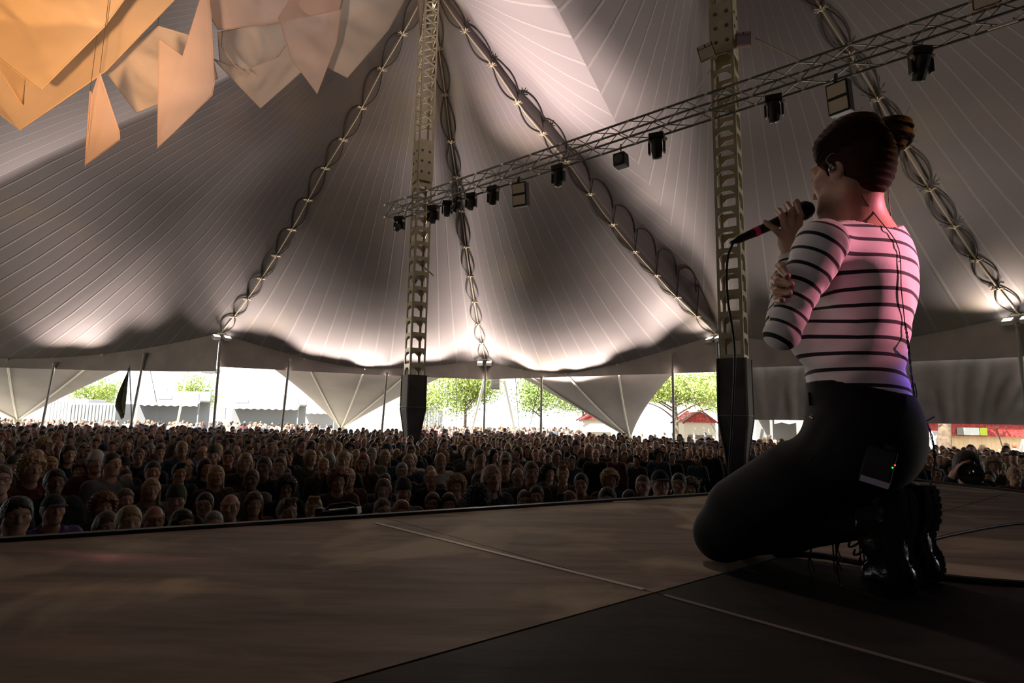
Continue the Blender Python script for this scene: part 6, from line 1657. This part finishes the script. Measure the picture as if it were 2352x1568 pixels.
def loc2w(q):
    c_, s_ = math.cos(ang), math.sin(ang); q = np.asarray(q, float) * ps
    return np.array([PH[0] + c_ * q[0] - s_ * q[1], PH[1] + s_ * q[0] + c_ * q[1], q[2]])
def dirw(q): return loc2w(q) - loc2w((0, 0, 0))
cb = thing('photo_camera', 'black camera with a big lens held to the photographer face', 'camera', tuple(loc2w((0, -.16, 1.60))))
axx = (unit(dirw((1, 0, 0))), unit(dirw((0, 1, 0))), unit(dirw((0, 0, 1))))
cm = mat('camera_black', (.014, .014, .015), .45, spec=.4)
b = MB(); b.box(loc2w((.01, -.165, 1.605)), (.145, .065, .095), axx, .012); b.box(loc2w((.01, -.165, 1.665)), (.06, .055, .04), axx, .012); b.build('camera_body', cm, cb)
fd_ = unit(dirw((0, -1, 0)) + np.array([0, 0, .10])); lc = loc2w((.01, -.19, 1.60))
lens = MB().lathe([(.046, 0), (.052, .02), (.054, .07), (.066, .08), (.070, .13), (.080, .14), (.080, .175), (.072, .176), (.068, .15)], lc, fd_, 26).build('lens', cm, cb, True)
MB().lathe([(.067, .150), (.040, .157), (.004, .158)], lc, fd_, 24).build('front_glass', mat('lens_glass', (.02, .02, .025), .04, spec=.9), lens, True)
st_ = MB(); st_.tube(spline([loc2w((-.06, -.17, 1.62)), loc2w((-.12, -.14, 1.50)), loc2w((-.10, -.06, 1.42))], 14), .006, 6); st_.build('strap', cm, cb, True)

# shoulder video camera lying just over the stage edge
vc = at_d(775, 1183, 3.62); vr = thing('video_camera', 'black video camera with a lamp raised over the front edge of the stage', 'camera', tuple(vc))
X = unit(at_d(830, 1168, 3.6) - at_d(705, 1196, 3.62)); X[2] *= .5; X = unit(X); Yv = unit(np.cross((0, 0, 1), X)); Zv = np.cross(X, Yv)
b = MB(); b.box(vc, (.20, .10, .075), (X, Yv, Zv), .02); b.box(vc + X * .10 + Zv * .018, (.07, .085, .045), (X, Yv, Zv), .015); bd = b.build('camera_body', cm, vr)
b = MB(); b.tube([vc - X * .07 + Zv * .035, vc - X * .04 + Zv * .062, vc + X * .08 + Zv * .066, vc + X * .125 + Zv * .045], .010, 8); b.build('handle', cm, vr, True)
MB().box(vc + X * .137 + Zv * .018, (.010, .070, .040), (X, Yv, Zv), .003).build('lamp_face', mat('camera_lamp', (.7, .6, .5), .3), vr)
b = MB(); b.tube(spline([vc - X * .22 - Zv * .035, vc - X * .16 + Zv * .0, vc - X * .09 + Zv * .022], 10), .009, 8); b.build('pale_grip', mat('camera_grip', (.35, .34, .32), .35, .4), vr, True)
b = MB(); b.box(vc - X * .11 + Zv * .03, (.05, .06, .05), (X, Yv, Zv), .012); b.build('viewfinder', cm, vr)
b = MB(); b.bar(vc - Zv * .04, (vc[0], vc[1], .9), .05); b.tube([(vc[0] - .3, vc[1], 0), (vc[0], vc[1], .95), (vc[0] + .3, vc[1] + .1, 0)], .02, 8); b.tube([(vc[0], vc[1] + .35, 0), (vc[0], vc[1], .95)], .02, 8); b.build('tripod', dark_steel, vr)
# dark road case behind the photographer, stage right
q = at_d(2342, 1118, 4.9); tag(MB().box((q[0], q[1], .85), (.5, .4, 1.7), None, .02).build('flight_case', mat('navy_case', (.012, .016, .045), .5)), 'dark navy case standing in the pit right of the photographer', 'case')
